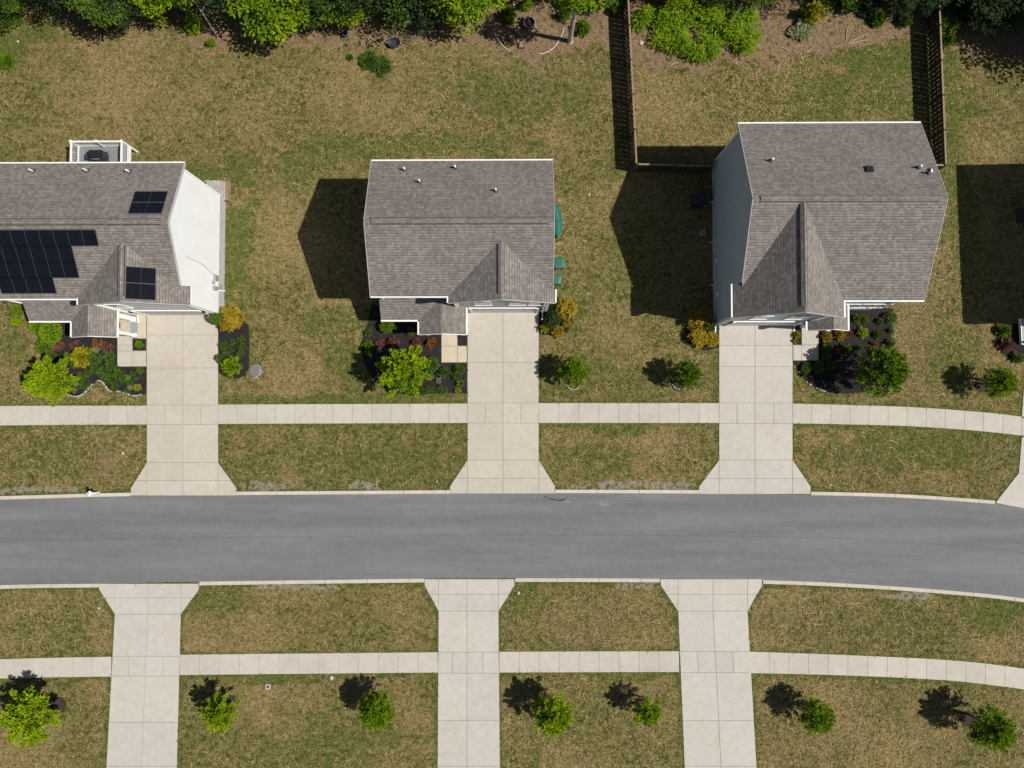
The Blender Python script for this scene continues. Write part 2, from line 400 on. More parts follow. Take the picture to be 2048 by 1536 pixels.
#@GROUND
# ------------------------------------------------------------------ paving
ROAD_N = smooth_line([(-500, 1012), (0, 999), (262, 992), (470, 990), (900, 987), (1110, 986), (1400, 987), (1620, 990), (1800, 995), (1990, 1008), (2048, 1017), (2300, 1062), (2600, 1145)], 6)
ROAD_S = smooth_line([(-500, 1186), (0, 1170), (200, 1167), (400, 1163), (850, 1157), (1030, 1156), (1320, 1157), (1525, 1160), (1700, 1167), (1900, 1181), (2048, 1197), (2300, 1240), (2600, 1320)], 6)
WN_T = smooth_line([(-500, 820), (0, 812), (294, 811), (437, 809), (935, 807), (1078, 806), (1437, 806), (1585, 807), (1700, 810), (1800, 813), (1900, 819), (2048, 834), (2300, 878), (2600, 955)], 6)
WN_B = smooth_line([(-500, 859), (0, 851), (294, 849), (437, 848), (935, 846), (1078, 846), (1437, 846), (1585, 847), (1700, 849), (1848, 854), (2048, 872), (2300, 916), (2600, 993)], 6)
WS_T = smooth_line([(-500, 1338), (0, 1318), (222, 1313), (360, 1309), (876, 1304), (998, 1303), (1358, 1302), (1500, 1303), (1700, 1310), (1900, 1320), (2048, 1337), (2300, 1380), (2600, 1450)], 6)
WS_B = smooth_line([(-500, 1376), (0, 1357), (222, 1353), (358, 1350), (874, 1345), (1000, 1345), (1360, 1344), (1502, 1346), (1700, 1351), (1900, 1361), (2048, 1379), (2300, 1422), (2600, 1494)], 6)

def inset(pts, d):
    c = Vector((sum(p.x for p in pts) / len(pts), sum(p.y for p in pts) / len(pts)))
    out = []
    n = len(pts)
    for i in range(n):
        p = Vector(pts[i][:2]); a = (p - Vector(pts[i - 1][:2])).normalized(); b = (Vector(pts[(i + 1) % n][:2]) - p).normalized()
        na, nb = Vector((-a.y, a.x)), Vector((-b.y, b.x))
        if na.dot(c - p) < 0: na = -na
        if nb.dot(c - p) < 0: nb = -nb
        k = 1 + na.dot(nb)
        out.append(p + (na + nb) * (d / max(k, 0.3)))
    return out
def panels(name, quads, mat, z=0.035, gap=0.013, thick=0.03):
    b = MB()
    for q in quads:
        pts = inset([P(x, y) for x, y in q], gap)
        area = sum(p.x * n.y - n.x * p.y for p, n in zip(pts, pts[1:] + pts[:1]))
        if area < 0: pts = pts[::-1]
        b.slab([(p.x, p.y, z) for p in pts], thick, rnd.random())
        HARD.append([tuple(P(x, y)[:2]) for x, y in q])
    return structure(b.build(name, mat))
def joint_bed(outline):
    return structure(ground_poly('paving_joints', outline, None, 0.012, 0.01).build('paving_joints', M['joint']))

# road sheet, its paving seam, kerbs
b = MB()
for i in range(len(ROAD_N) - 1):
    q = [P(*ROAD_N[i]), P(*ROAD_S[i]), P(*ROAD_S[i + 1]), P(*ROAD_N[i + 1])]
    b.poly([(p.x, p.y, 0.008) for p in q]); HARD.append([(p.x, p.y) for p in q])
structure(b.build('road', M['asphalt']))
b = MB()
for i in range(len(ROAD_N) - 1):
    m0 = (P(*ROAD_N[i]) * 0.505 + P(*ROAD_S[i]) * 0.495); m1 = (P(*ROAD_N[i + 1]) * 0.505 + P(*ROAD_S[i + 1]) * 0.495)
    n = 6
    for k in range(n):
        a = m0.lerp(m1, k / n); e = m0.lerp(m1, (k + 1) / n); w0 = 0.007 + 0.008 * rnd.random()
        j = 0
        b.poly([(a.x, a.y - w0 + j, 0.012), (e.x, e.y - w0 + j, 0.012), (e.x, e.y + w0 + j, 0.012), (a.x, a.y + w0 + j, 0.012)])
structure(b.build('road_seam', M['seam']))
b = MB()
ck = [(1088, 992), (1094, 995), (1100, 998), (1110, 999), (1118, 1001), (1126, 1000), (1131, 996)]
for (x0, y0), (x1, y1) in zip(ck, ck[1:]):
    a, e = P(x0, y0), P(x1, y1); w = 0.03 + 0.05 * rnd.random()
    b.poly([(a.x, a.y - w, 0.012), (e.x, e.y - w, 0.012), (e.x, e.y + w, 0.012), (a.x, a.y + w, 0.012)])
structure(b.build('road_crack', M['tar']))
b = MB()
for k in range(16):
    t = rnd.random(); x = 1124 + 112 * t; y = 1001 + 8 * t + rnd.uniform(-5, 6) - 6 * abs(t - .5); a = P(x, y); l, w = rnd.uniform(0.08, 0.4), rnd.uniform(0.006, 0.016); r = rnd.uniform(-0.3, 0.3)
    b.poly([(a.x + l * sx * math.cos(r), a.y + l * sx * math.sin(r) + w * sy, 0.012 + k * 1e-5) for sx, sy in ((-1, -1), (1, -1), (1, 1), (-1, 1))])
structure(b.build('road_scuffs', M['scuff']))

def kerb_run(line, x0, x1, off):
    """rolled concrete kerb along the road edge between two pixel columns; off < 0 lies north of the line"""
    b = MB(); seg = 84; x = x0
    while x < x1 - 1:
        xe = min(x + seg, x1); k = 3; st = []
        for i in range(k + 1):
            xx = x + (xe - x) * i / k; y = lerp_poly(line, xx); st.append((P(xx, y), P(xx, y + off)))
        gap = 0.014; tint = rnd.random()
        for i in range(k):
            a0, a1 = st[i]; c0, c1 = st[i + 1]
            g0 = gap if i == 0 else 0; g1 = gap if i == k - 1 else 0
            q = [(a0.x + g0, a0.y, 0.05), (c0.x - g1, c0.y, 0.05), (c1.x - g1, c1.y, 0.10), (a1.x + g0, a1.y, 0.10)]
            if off > 0: q = [q[3], q[2], q[1], q[0]]
            b.slab(q, 0.12, tint); HARD.append([(p[0], p[1]) for p in q])
        x = xe
    return structure(b.build('kerb', M['kerb']))
for x0, x1 in ((-400, 262), (472, 900), (1110, 1398), (1621, 1989), (2150, 2560)): kerb_run(ROAD_N, x0, x1, -7.0)
for x0, x1 in ((-400, 199), (399, 849), (1030, 1320), (1525, 2560)): kerb_run(ROAD_S, x0, x1, 7.0)

# driveways on the houses' side: (left, centre, right, top, joints, flare left, flare right, bottom)
def driveway_north(xl, xc, xr, rows, fl, fr, yf, yb, mat, band):
    q = []
    for y0, y1 in zip(rows, rows[1:]):
        if (y0, y1) == band:
            for a, e in ((xl, (xl + xc) / 2), ((xl + xc) / 2, xc), (xc, (xc + xr) / 2), ((xc + xr) / 2, xr)): q.append([(a, y0), (e, y0), (e, y1), (a, y1)])
        else:
            for a, e in ((xl, xc), (xc, xr)): q.append([(a, y0), (e, y0), (e, y1), (a, y1)])
    y0 = rows[-1]; ym = y0 + (yb - y0) * 0.54; ye = yb - (yb - y0) * 0.22; t = (ym - y0) / (ye - y0)
    l1 = xl + (fl - xl) * t; r1 = xr + (fr - xr) * t
    q += [[(xl, y0), (xc, y0), (xc, ym), (xl, ym)], [(xc, y0), (xr, y0), (xr, ym), (xc, ym)], [(xl, y0), (xl, ym), (l1, ym)], [(xr, y0), (r1, ym), (xr, ym)]]
    q += [[(xl, ym), (xc, ym), (xc, yb), (xl, yb)], [(xc, ym), (xr, ym), (xr, yb), (xc, yb)], [(l1, ym), (xl, ym), (xl, yb), (fl, yb), (fl, ye)], [(xr, ym), (r1, ym), (fr, ye), (fr, yb), (xr, yb)]]
    joint_bed([(xl, rows[0]), (xr, rows[0]), (xr, y0), (fr, ye), (fr, yb), (fl, yb), (fl, ye), (xl, y0)])
    return panels('driveway', q, mat)
driveway_north(294, 366.5, 436.5, [627, 670, 736, 810, 849, 925], 262, 473, 925, 991, M['drive_a'], (810, 849))
driveway_north(935, 1006, 1077.5, [623, 725, 806, 846, 920], 900, 1110, 920, 987, M['drive_a'], (806, 846))
driveway_north(1438, 1510, 1585, [648, 691, 733, 806, 847, 920], 1398, 1621, 920, 988, M['drive_b'], (806, 847))
# fourth driveway, at the right-hand edge, turned with the bend of the street
panels('driveway', [[(2043, 874), (2110, 886), (2104, 958), (2037, 946)], [(2110, 886), (2175, 899), (2170, 970), (2104, 958)], [(2037, 946), (2104, 958), (2098, 1026), (1990, 1006)], [(2104, 958), (2170, 970), (2190, 1040), (2098, 1026)],
       [(2043, 836), (2110, 846), (2110, 883), (2043, 871)], [(2110, 846), (2175, 858), (2175, 896), (2110, 883)], [(2050, 740), (2115, 745), (2110, 843), (2043, 833)], [(2115, 745), (2180, 750), (2175, 855), (2110, 843)]], M['drive_b'])

def driveway_south(L, Cn, Rr, ys, fl, fr, yt, mat):
    """L, Cn, Rr: x of the three long joints at the flare foot and at the bottom; ys: cross joints"""
    def X(l, y): return l[0] + (l[1] - l[0]) * (y - ys[0]) / (1536 - ys[0])
    q = []; rows = ys + [1532, 1640, 1760]
    for y0, y1 in zip(rows, rows[1:]):
        cols = [L, Cn, Rr]
        for a, e in zip(cols, cols[1:]):
            xs = [(X(a, y0), X(a, y1)), (X(e, y0), X(e, y1))]
            if 1300 < y0 < 1320:
                m = ((xs[0][0] + xs[1][0]) / 2, (xs[0][1] + xs[1][1]) / 2); prs = [(xs[0], m), (m, xs[1])]
            else: prs = [(xs[0], xs[1])]
            for s, t in prs: q.append([(s[0], y0), (t[0], y0), (t[1], y1), (s[1], y1)])
    y0 = ys[0]; ym = yt + (y0 - yt) * 0.47; ye = yt + (y0 - yt) * 0.2; t = (y0 - ym) / (y0 - ye)
    l1 = L[0] + (fl - L[0]) * t; r1 = Rr[0] + (fr - Rr[0]) * t; xl, xc, xr = L[0], Cn[0], Rr[0]
    q += [[(xl, ym), (xc, ym), (xc, y0), (xl, y0)], [(xc, ym), (xr, ym), (xr, y0), (xc, y0)], [(l1, ym), (xl, ym), (xl, y0)], [(xr, ym), (r1, ym), (xr, y0)]]
    q += [[(xl, yt), (xc, yt), (xc, ym), (xl, ym)], [(xc, yt), (xr, yt), (xr, ym), (xc, ym)], [(fl, yt), (xl, yt), (xl, ym), (l1, ym), (fl, ye)], [(xr, yt), (fr, yt), (fr, ye), (r1, ym), (xr, ym)]]
    joint_bed([(fl, yt), (fr, yt), (fr, ye), (xr, y0), (X(Rr, 1760), 1760), (X(L, 1760), 1760), (xl, y0), (fl, ye)])
    return panels('driveway', q, mat)
driveway_south((230, 213), (296, 283), (362, 354), [1228, 1312, 1352, 1444], 199, 398, 1167, M['drive_b'])
driveway_south((877, 875), (934, 934), (997, 1000), [1222, 1304, 1346, 1440], 849, 1029, 1158, M['drive_b'])
driveway_south((1356, 1369), (1426, 1442), (1495, 1513), [1222, 1303, 1345, 1441], 1321, 1524, 1158, M['drive_b'])

def sidewalk(T, B, spans, step=39.0):
    q = []
    for x0, x1 in spans:
        n = max(1, round((x1 - x0) / step))
        for k in range(n):
            a = x0 + (x1 - x0) * k / n; e = x0 + (x1 - x0) * (k + 1) / n
            q.append([(a, lerp_poly(T, a)), (e, lerp_poly(T, e)), (e, lerp_poly(B, e)), (a, lerp_poly(B, a))])
    for x0, x1 in spans:
        n = 8; xs = [x0 + (x1 - x0) * k / n for k in range(n + 1)]
        joint_bed([(x, lerp_poly(T, x)) for x in xs] + [(x, lerp_poly(B, x)) for x in xs[::-1]])
    return panels('sidewalk', q, M['walk'], 0.032, 0.010)
sidewalk(WN_T, WN_B, [(-400, 294), (436.5, 935), (1077.5, 1438), (1585, 2043), (2176, 2560)])
sidewalk(WS_T, WS_B, [(-400, 223), (359.5, 876), (998.5, 1358), (1499, 2560)])

# front walks up to each stoop
joint_bed([(235, 672), (293, 672), (293, 733), (235, 733)])
panels('front_walk', [[(235, 672), (265, 672), (265, 690), (235, 690)], [(235, 690), (265, 690), (265, 702), (235, 702)], [(235, 702), (265, 702), (265, 733), (235, 733)], [(265, 702), (293, 702), (293, 733), (265, 733)]], M['walk'])
panels('front_walk', [[(275, 627), (293, 627), (293, 677), (275, 677)]], M['tan_slab'], 0.03)
panels('front_walk', [[(883, 662), (915, 662), (915, 692), (883, 692)], [(883, 692), (915, 692), (915, 725), (883, 725)], [(915, 692), (934, 692), (934, 725), (915, 725)]], M['tan_slab'])
panels('front_walk', [[(1603, 650), (1637, 650), (1637, 690), (1603, 690)], [(1603, 690), (1637, 690), (1637, 721), (1603, 721)], [(1586, 690), (1603, 690), (1603, 721), (1586, 721)]], M['walk'])

# planting beds
BEDS = [
    [(52, 622), (60, 640), (78, 672), (86, 695), (94, 722), (106, 748), (122, 775), (138, 790), (150, 793), (165, 790), (177, 781), (188, 768), (194, 761), (203, 762), (211, 769), (216, 776), (226, 782), (241, 783), (256, 789), (269, 792), (292, 788), (293, 734), (235, 734), (235, 640), (230, 610)],
    [(437.5, 630), (470, 628), (497, 650), (499, 690), (498, 735), (491, 750), (474, 758), (452, 754), (437.5, 744)],
    [(742, 610), (738, 640), (726, 672), (724, 700), (730, 728), (742, 752), (760, 771), (790, 786), (826, 792), (870, 786), (934, 787), (934, 726), (882, 726), (882, 640), (940, 610)],
    [(1586, 722), (1596, 738), (1607, 757), (1630, 775), (1662, 785), (1702, 788), (1735, 783), (1758, 768), (1770, 735), (1778, 695), (1784, 650), (1786, 618), (1700, 612), (1638, 640), (1638, 722)],
    [(1078, 618), (1110, 618), (1140, 625), (1147, 645), (1135, 665), (1100, 670), (1078, 668)],
    [(1405, 640), (1437, 650), (1437, 695), (1410, 702), (1378, 690), (1372, 660)],
    [(1990, 668), (2030, 648), (2080, 648), (2080, 712), (2030, 722), (2002, 706)],
    [(266, 678), (292, 678), (292, 701), (266, 701)], [(916, 664), (934, 664), (934, 691), (916, 691)], [(1587, 655), (1602, 655), (1602, 689), (1587, 689)],
]
for bd in BEDS:
    structure(ground_poly('flower_bed', bd, None, 0.045, 0.05).build('flower_bed', M['mulch']))
def disc(name, px, py, r, mat, z=0.05, n=22, wob=0.06):
    c = P(px, py); b = MB()
    pts = [(c.x + r * (1 + wob * math.sin(3 * a + px)) * math.cos(a), c.y + r * (1 + wob * math.cos(2 * a + py)) * math.sin(a), z) for a in [k * 2 * math.pi / n for k in range(n)]]
    b.slab(pts, 0.05); HARD.append([(p[0], p[1]) for p in pts])
    return structure(b.build(name, mat))
RINGS = [(152, 763, 0.65), (1146, 759, 0.66), (1360, 764, 0.66), (1963, 770, 0.5), (1935, 1437, 0.55), (113, 1413, 0.75), (1605, 1411, 0.4), (462, 1401, 0.4), (760, 1397, 0.4), (1097, 1402, 0.45), (1286, 1402, 0.4), (512, 741, 0.5)]
for x, y, r in RINGS: disc('mulch_ring', x, y, r, M['ring_soil'] if x != 512 else M['grey_stone'])

# ------------------------------------------------------------------ ground sheet
def raster():
    NX, NY = 960, 770; mask = np.ones((NY, NX), bool)
    gxx, gyy = np.meshgrid(-48 + (np.arange(NX) + .5) * .1, -33 + (np.arange(NY) + .5) * .1)
    for poly in HARD:
        xs = [p[0] for p in poly]; ys = [p[1] for p in poly]
        i0, i1 = max(0, int((min(xs) + 48) / .1) - 1), min(NX, int((max(xs) + 48) / .1) + 2); j0, j1 = max(0, int((min(ys) + 33) / .1) - 1), min(NY, int((max(ys) + 33) / .1) + 2)
        if i0 >= i1 or j0 >= j1: continue
        a, c_ = gxx[j0:j1, i0:i1], gyy[j0:j1, i0:i1]; ins = np.zeros(a.shape, bool)
        for (xa, ya), (xb, yb) in zip(poly, poly[1:] + poly[:1]):
            if ya == yb: continue
            ins ^= ((ya > c_) != (yb > c_)) & (a < (xb - xa) * (c_ - ya) / (yb - ya) + xa)
        mask[j0:j1, i0:i1] &= ~ins
    return mask
def at_mask(mask, x, y): return mask[np.clip(((y + 33) / .1).astype(int), 0, 769), np.clip(((x + 48) / .1).astype(int), 0, 959)]
def vnoise(x, y, s, seed):
    rs = np.random.RandomState(seed); g = rs.rand(256, 256)
    u, v = x / s + 1000, y / s + 1000; i, j = np.floor(u).astype(int), np.floor(v).astype(int); fu, fv = u - i, v - j
    fu, fv = fu * fu * (3 - 2 * fu), fv * fv * (3 - 2 * fv); i0, i1, j0, j1 = i % 256, (i + 1) % 256, j % 256, (j + 1) % 256
    return (g[i0, j0] * (1 - fu) + g[i1, j0] * fu) * (1 - fv) + (g[i0, j1] * (1 - fu) + g[i1, j1] * fu) * fv
def sstep(a, b, x): t = np.clip((x - a) / (b - a), 0, 1); return t * t * (3 - 2 * t)
SOIL = [(-600, 50), (0, 34), (60, 42), (80, 14), (110, 4), (135, 8), (150, 36), (180, 46), (230, 43), (290, 50), (350, 62), (400, 78), (430, 96), (470, 88), (540, 90), (600, 92), (660, 86), (720, 100), (770, 96), (830, 88), (900, 88), (950, 80), (985, 86), (1060, 128), (1120, 108), (1200, 92), (1245, 110), (1300, 138), (1420, 138), (1500, 128), (1560, 122), (1640, 115), (1700, 100), (1760, 78), (1850, 72), (1900, 105), (1960, 118), (2048, 125), (2600, 130)]
LUSH = [(20, 110, 28, 60, 1), (75, 55, 60, 30, .6), (395, 350, 60, 28, .8), (760, 135, 30, 35, 1), (480, 350, 40, 40, .7), (690, 300, 90, 40, .5), (830, 290, 180, 30, .6), (1000, 190, 160, 60, .35),
        (1790, 130, 110, 45, .9), (1700, 190, 160, 50, .6), (1620, 230, 130, 25, .6), (1900, 240, 45, 240, .55), (1925, 420, 30, 160, .7), (480, 500, 40, 110, .7), (480, 440, 25, 40, .8), (610, 320, 60, 60, .4), (1140, 600, 40, 50, .4), (650, 640, 80, 30, .5), (700, 730, 40, 60, .5),
        (30, 690, 40, 60, .4), (70, 800, 90, 14, .6), (650, 800, 220, 10, .7), (1240, 855, 120, 16, .5), (680, 930, 240, 60, .35), (130, 920, 130, 50, .25), (1780, 900, 180, 50, .45), (1050, 1190, 30, 22, .9), (1060, 1200, 60, 40, .5), (1200, 930, 120, 40, .35), (430, 1200, 60, 35, .5), (1990, 1230, 60, 40, .6), (620, 1480, 180, 60, .3), (1050, 1480, 60, 60, .35), (560, 1360, 120, 10, .5), (1240, 1356, 90, 10, .5), (1900, 700, 60, 60, .4), (1240, 300, 30, 60, .4), (1300, 760, 140, 40, .35), (1700, 1250, 200, 40, .2), (30, 1395, 60, 30, .5), (110, 1260, 90, 40, .25)]
GRAV = [(70, 979, 80, 9), (545, 973, 70, 10), (735, 973, 45, 9), (1160, 971, 35, 10), (1230, 972, 60, 10), (1330, 972, 65, 11), (1280, 1172, 60, 8), (1830, 1190, 50, 9), (600, 1175, 100, 6)]
DRYS = [(90, 130, 45, 30), (190, 100, 30, 60), (1060, 165, 60, 20), (930, 210, 40, 14), (230, 925, 45, 45), (1090, 690, 30, 20), (1830, 680, 45, 80), (1810, 760, 60, 30), (1250, 965, 150, 14), (1740, 980, 120, 14), (1100, 115, 70, 40), (1410, 590, 10, 10)]
x0, x1, y0, y1 = -48.0, 48.0, -33.0, 44.0; st = 0.2
nx, ny = int((x1 - x0) / st) + 1, int((y1 - y0) / st) + 1
GRID = (x0, y0, st, nx, ny)
gx, gy = np.meshgrid(np.linspace(x0, x1, nx), np.linspace(y0, y1, ny)); X, Y = gx.ravel(), gy.ravel()
sp = [P(a, c) for a, c in SOIL]; edge = np.interp(X, [p.x for p in sp], [p.y for p in sp])
n1 = vnoise(X, Y, 1.1, 1) - .5; n2 = vnoise(X, Y, 0.45, 2) - .5
soil = sstep(-0.5, 0.5, (Y - edge) + 1.5 * n1 + 0.9 * n2)
def blobs(lst, wgt=False):
    a = np.zeros_like(X)
    for t in lst:
        c = P(t[0], t[1]); w = t[4] if len(t) > 4 else 1.0
        d = np.sqrt(((X - c.x) / (t[2] * MPP)) ** 2 + ((Y - c.y) / (t[3] * MPP)) ** 2) + 0.9 * n1 + 0.5 * n2
        a = np.maximum(a, w * (1 - sstep(0.55, 1.25, d)))
    return a
hm = (~raster()).astype(np.float32)
for ax_ in (0, 1): hm = sum(np.roll(hm, q, ax_) for q in range(-4, 5)) / 9
lush = np.maximum(blobs(LUSH), .75 * sstep(.12, .5, at_mask(hm, X, Y) + .25 * n1)); grav = blobs(GRAV); soil = np.maximum(soil, 0.47 * blobs(DRYS))
zz = np.where(soil > 0.5, 0.0, 0.0)
idx = np.arange(nx * ny).reshape(ny, nx)
F = np.stack([idx[:-1, :-1], idx[:-1, 1:], idx[1:, 1:], idx[1:, :-1]], -1).reshape(-1, 4)
big = 900.0
V = np.stack([X, Y, zz], -1)
k0 = len(V); V = np.vstack([V, [[-big, -big, 0], [big, -big, 0], [big, big, 0], [-big, big, 0]]])
cr = [idx[0, 0], idx[0, -1], idx[-1, -1], idx[-1, 0]]
F = F.tolist() + [[k0 + i, k0 + (i + 1) % 4, int(cr[(i + 1) % 4]), int(cr[i])] for i in range(4)]
me = bpy.data.meshes.new('ground'); me.from_pydata(V.tolist(), [], F); me.materials.append(M['lawn'])
for nm, a in (('soil', soil), ('lush', lush), ('gravel', grav)):
    at = me.attributes.new(nm, 'FLOAT', 'POINT'); at.data.foreach_set('value', np.append(a, [0.3] * 4).astype(np.float32))
ground = bpy.data.objects.new('ground', me); C.objects.link(ground); structure(ground)
#@HOUSES
# ------------------------------------------------------------------ houses
ZE = 6.9
T = 0.16
def hit(px, py, p0, n):
    o = Vector((0, 0, CAM_H)); d = CAM_R @ Vector(((px - 1024) / FPX, -(py - 768) / FPX, -1.0))
    return o + d * ((p0 - o).dot(n) / d.dot(n))
def wframe(b, axis, c, w, h, proud, t=0.09):
    """window or door frame of four bars; axis 'x' means the wall runs along x (faces -y)"""
    x, y, z = c
    for dx, dz, sx, sz in ((-w / 2, 0, t, h + t), (w / 2, 0, t, h + t), (0, -h / 2, w - t, t), (0, h / 2, w - t, t), (0, 0, w - t, 0.03)):
        if axis == 'x': b.box((x + dx, y, z + dz), (sx, proud, sz))
        else: b.box((x, y + dx, z + dz), (proud, sx, sz))
def window(root, axis, c, w, h, out):
    b = MB(); wframe(b, axis, c, w, h, 0.05, 0.07); f = b.build('window', M['white'], root)
    p = MB(); x, y, z = c
    p.box((x, y, z), (w - 0.06, 0.03, h - 0.06) if axis == 'x' else (0.03, w - 0.06, h - 0.06)); p.build('pane', M['glass'], f)
    s = MB(); s.box((x, y - 0.015, z - h / 2 - 0.075), (w + 0.16, 0.07, 0.06)) if axis == 'x' else s.box((x + out * 0.05, y, z - h / 2 - 0.075), (0.16, w + 0.2, 0.06))
    s.build('sill', M['white'], f)
def lathe_pipe(root, p, h=0.42, r=0.065, mat='pipe'):
    b = MB(); b.cone((p.x, p.y, p.z - 0.05), (p.x, p.y, p.z + h), r, r, 10); v_ = b.build('vent_pipe', M[mat], root); b = MB(); b.lathe((p.x, p.y, p.z), [(0.17, -0.08), (0.14, 0.05), (0.07, 0.12)], 12); b.build('flashing', M['dark'], v_)

def house(s):
    xw, xe, yn, ys, yr, zr = s['xw'], s['xe'], s['yn'], s['ys'], s['yr'], s['zr']
    g0, g1, gf, zg = s['g0'], s['g1'], s['gf'], s['zg']; gc = (g0 + g1) / 2
    ze = s.get('ze', ZE); gw = s['gwall']; sid = M[s['siding']]; sh = M[s['shingle']]
    cx, cy = (xw + xe) / 2, (yn + ys) / 2
    root = empty('detached_house', (cx, cy, 0), s['label'], 'house', 'two-storey houses along the street')
    kS = (zr - ze) / (yr - ys); kN = (zr - ze) / (yn - yr); kg = (zg - ze) / (g1 - gc)
    zS = lambda y: zr - kS * (yr - y)
    zN = lambda y: zr - kN * (y - yr)
    zG = lambda x: zg - kg * abs(x - gc)
    yv = lambda x: yr - (zr - zG(x)) / kS
    X0, X1, Y0, Y1 = xw + 0.2, xe - 0.2, ys + 0.33, yn - 0.33
    G0, G1 = (X0 if s['flush'] == 'w' else g0 + 0.28), (X1 if s['flush'] == 'e' else g1 - 0.28)
    if s['flush'] == 'w': G0 = X0 - 0.0
    # walls
    b = MB(); t = T + 0.01
    b.poly([(X1, Y0, 0), (X1, Y1, 0), (X1, Y1, zN(Y1) - t), (X1, yr, zr - t), (X1, Y0, zS(Y0) - t)])
    b.poly([(X0, Y1, 0), (X0, Y0, 0), (X0, Y0, zS(Y0) - t), (X0, yr, zr - t), (X0, Y1, zN(Y1) - t)])
    b.poly([(X1, Y1, 0), (X0, Y1, 0), (X0, Y1, zN(Y1) - t), (X1, Y1, zN(Y1) - t)])
    if G0 > X0 + 0.05: b.poly([(X0, Y0, 0), (G0, Y0, 0), (G0, Y0, zS(Y0) - t), (X0, Y0, zS(Y0) - t)])
    if G1 < X1 - 0.05: b.poly([(G1, Y0, 0), (X1, Y0, 0), (X1, Y0, zS(Y0) - t), (G1, Y0, zS(Y0) - t)])
    b.poly([(G0, gw, 0), (G1, gw, 0), (G1, gw, zG(G1) - t), (gc, gw, zg - t), (G0, gw, zG(G0) - t)])
    b.poly([(G0, Y0, 0), (G0, gw, 0), (G0, gw, zG(G0) - t), (G0, Y0, zG(G0) - t)])
    b.poly([(G1, gw, 0), (G1, Y0, 0), (G1, Y0, zG(G1) - t), (G1, gw, zG(G1) - t)])
    b.build('wall', sid, root)
    HARD.append([(X0, Y0), (X1, Y0), (X1, Y1), (X0, Y1)]); HARD.append([(G0, gw), (G1, gw), (G1, Y0), (G0, Y0)])
    # foundation
    fh = s.get('fh', 1.0); b = MB(); e = 0.03
    yE = gw if s['flush'] == 'e' else Y0; yW = gw if s['flush'] == 'w' else Y0
    b.box((X1 + e / 2, (yE + Y1) / 2, fh / 2 - 0.15), (e, Y1 - yE, fh + 0.3)); b.box((X0 - e / 2, (yW + Y1) / 2, fh / 2 - 0.15), (e, Y1 - yW, fh + 0.3))
    b.box((cx, Y1 + e / 2, fh / 2 - 0.15), (X1 - X0, e, fh + 0.3))
    if s['flush'] == 'w': b.box(((G1 + X1) / 2, Y0 - e / 2, 0.35), (X1 - G1, e, 0.7))
    b.build('foundation', M['found'], root)
    # corner boards
    b = MB()
    for x, y in ((X0, Y1), (X1, Y1), (G0, gw), (G1, gw)) + (((X0, Y0),) if s['flush'] == 'e' else ((X1, Y0),)):
        b = MB(); b.box((x, y, fh + (ze - 0.1 - fh) / 2), (0.15, 0.15, ze - 0.1 - fh)); b.build('corner_board', M['white'], root)
    # roofs
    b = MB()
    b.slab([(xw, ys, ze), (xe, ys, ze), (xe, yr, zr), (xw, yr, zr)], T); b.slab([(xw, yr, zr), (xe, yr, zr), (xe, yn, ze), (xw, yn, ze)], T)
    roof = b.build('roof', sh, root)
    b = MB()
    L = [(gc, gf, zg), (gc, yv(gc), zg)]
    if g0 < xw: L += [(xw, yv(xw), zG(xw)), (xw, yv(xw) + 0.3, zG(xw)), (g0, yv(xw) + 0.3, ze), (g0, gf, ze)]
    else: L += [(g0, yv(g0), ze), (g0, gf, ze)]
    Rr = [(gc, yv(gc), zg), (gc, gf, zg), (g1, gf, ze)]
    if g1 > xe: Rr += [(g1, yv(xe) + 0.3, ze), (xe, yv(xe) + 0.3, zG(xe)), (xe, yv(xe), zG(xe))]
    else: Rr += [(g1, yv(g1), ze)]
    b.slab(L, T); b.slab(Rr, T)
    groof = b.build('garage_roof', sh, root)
    def vent(parent, a, c, w, sl):
        a, c = Vector(a), Vector(c); d = (c - a).normalized(); u = Vector((-d.y, d.x, 0)); m = MB(); hh = 0.075
        A = [a + u * w + Vector((0, 0, hh - sl * w)), a + Vector((0, 0, hh)), a - u * w + Vector((0, 0, hh - sl * w))]
        B = [p + (c - a) for p in A]; dn = Vector((0, 0, -hh - 0.05))
        m.poly([A[0], A[1], B[1], B[0]][::-1]); m.poly([A[1], A[2], B[2], B[1]][::-1])
        for i in (0, 2): m.poly([A[i], B[i], B[i] + dn, A[i] + dn])
        for e_ in (A, B): m.poly([e_[0], e_[1], e_[2], e_[2] + dn, e_[1] + dn, e_[0] + dn])
        rv_ = m.build('ridge_vent', M['shingle_d'], parent)
        q = MB()  # dark strips along both sides, put in for the shadow gap
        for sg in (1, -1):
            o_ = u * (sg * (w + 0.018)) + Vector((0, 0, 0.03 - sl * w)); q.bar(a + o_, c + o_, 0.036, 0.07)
        q.build('vent_shadow_strip', M['dark'], rv_)
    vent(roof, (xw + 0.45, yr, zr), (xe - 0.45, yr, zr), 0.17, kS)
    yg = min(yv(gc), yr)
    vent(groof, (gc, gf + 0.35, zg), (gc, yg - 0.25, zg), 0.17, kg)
    # shingle caps on the bare ends of the ridges
    # gutters and rake boards
    def gutter(a, c): m = MB(); m.bar(a, c, 0.09, 0.11); m.build('gutter', M['white'], root)
    gz = ze - 0.055
    gutter((xw - 0.02, yn + 0.065, gz), (xe + 0.02, yn + 0.065, gz))
    if s['flush'] == 'e': gutter((xw - 0.02, ys - 0.065, gz), (g0 - 0.12, ys - 0.065, gz))
    else: gutter((g1 + 0.12, ys - 0.065, gz), (xe + 0.02, ys - 0.065, gz))
    gutter((g0 - 0.065, gf + 0.02, gz), (g0 - 0.065, (yv(xw) + 0.28 if g0 < xw else ys - 0.0), gz))
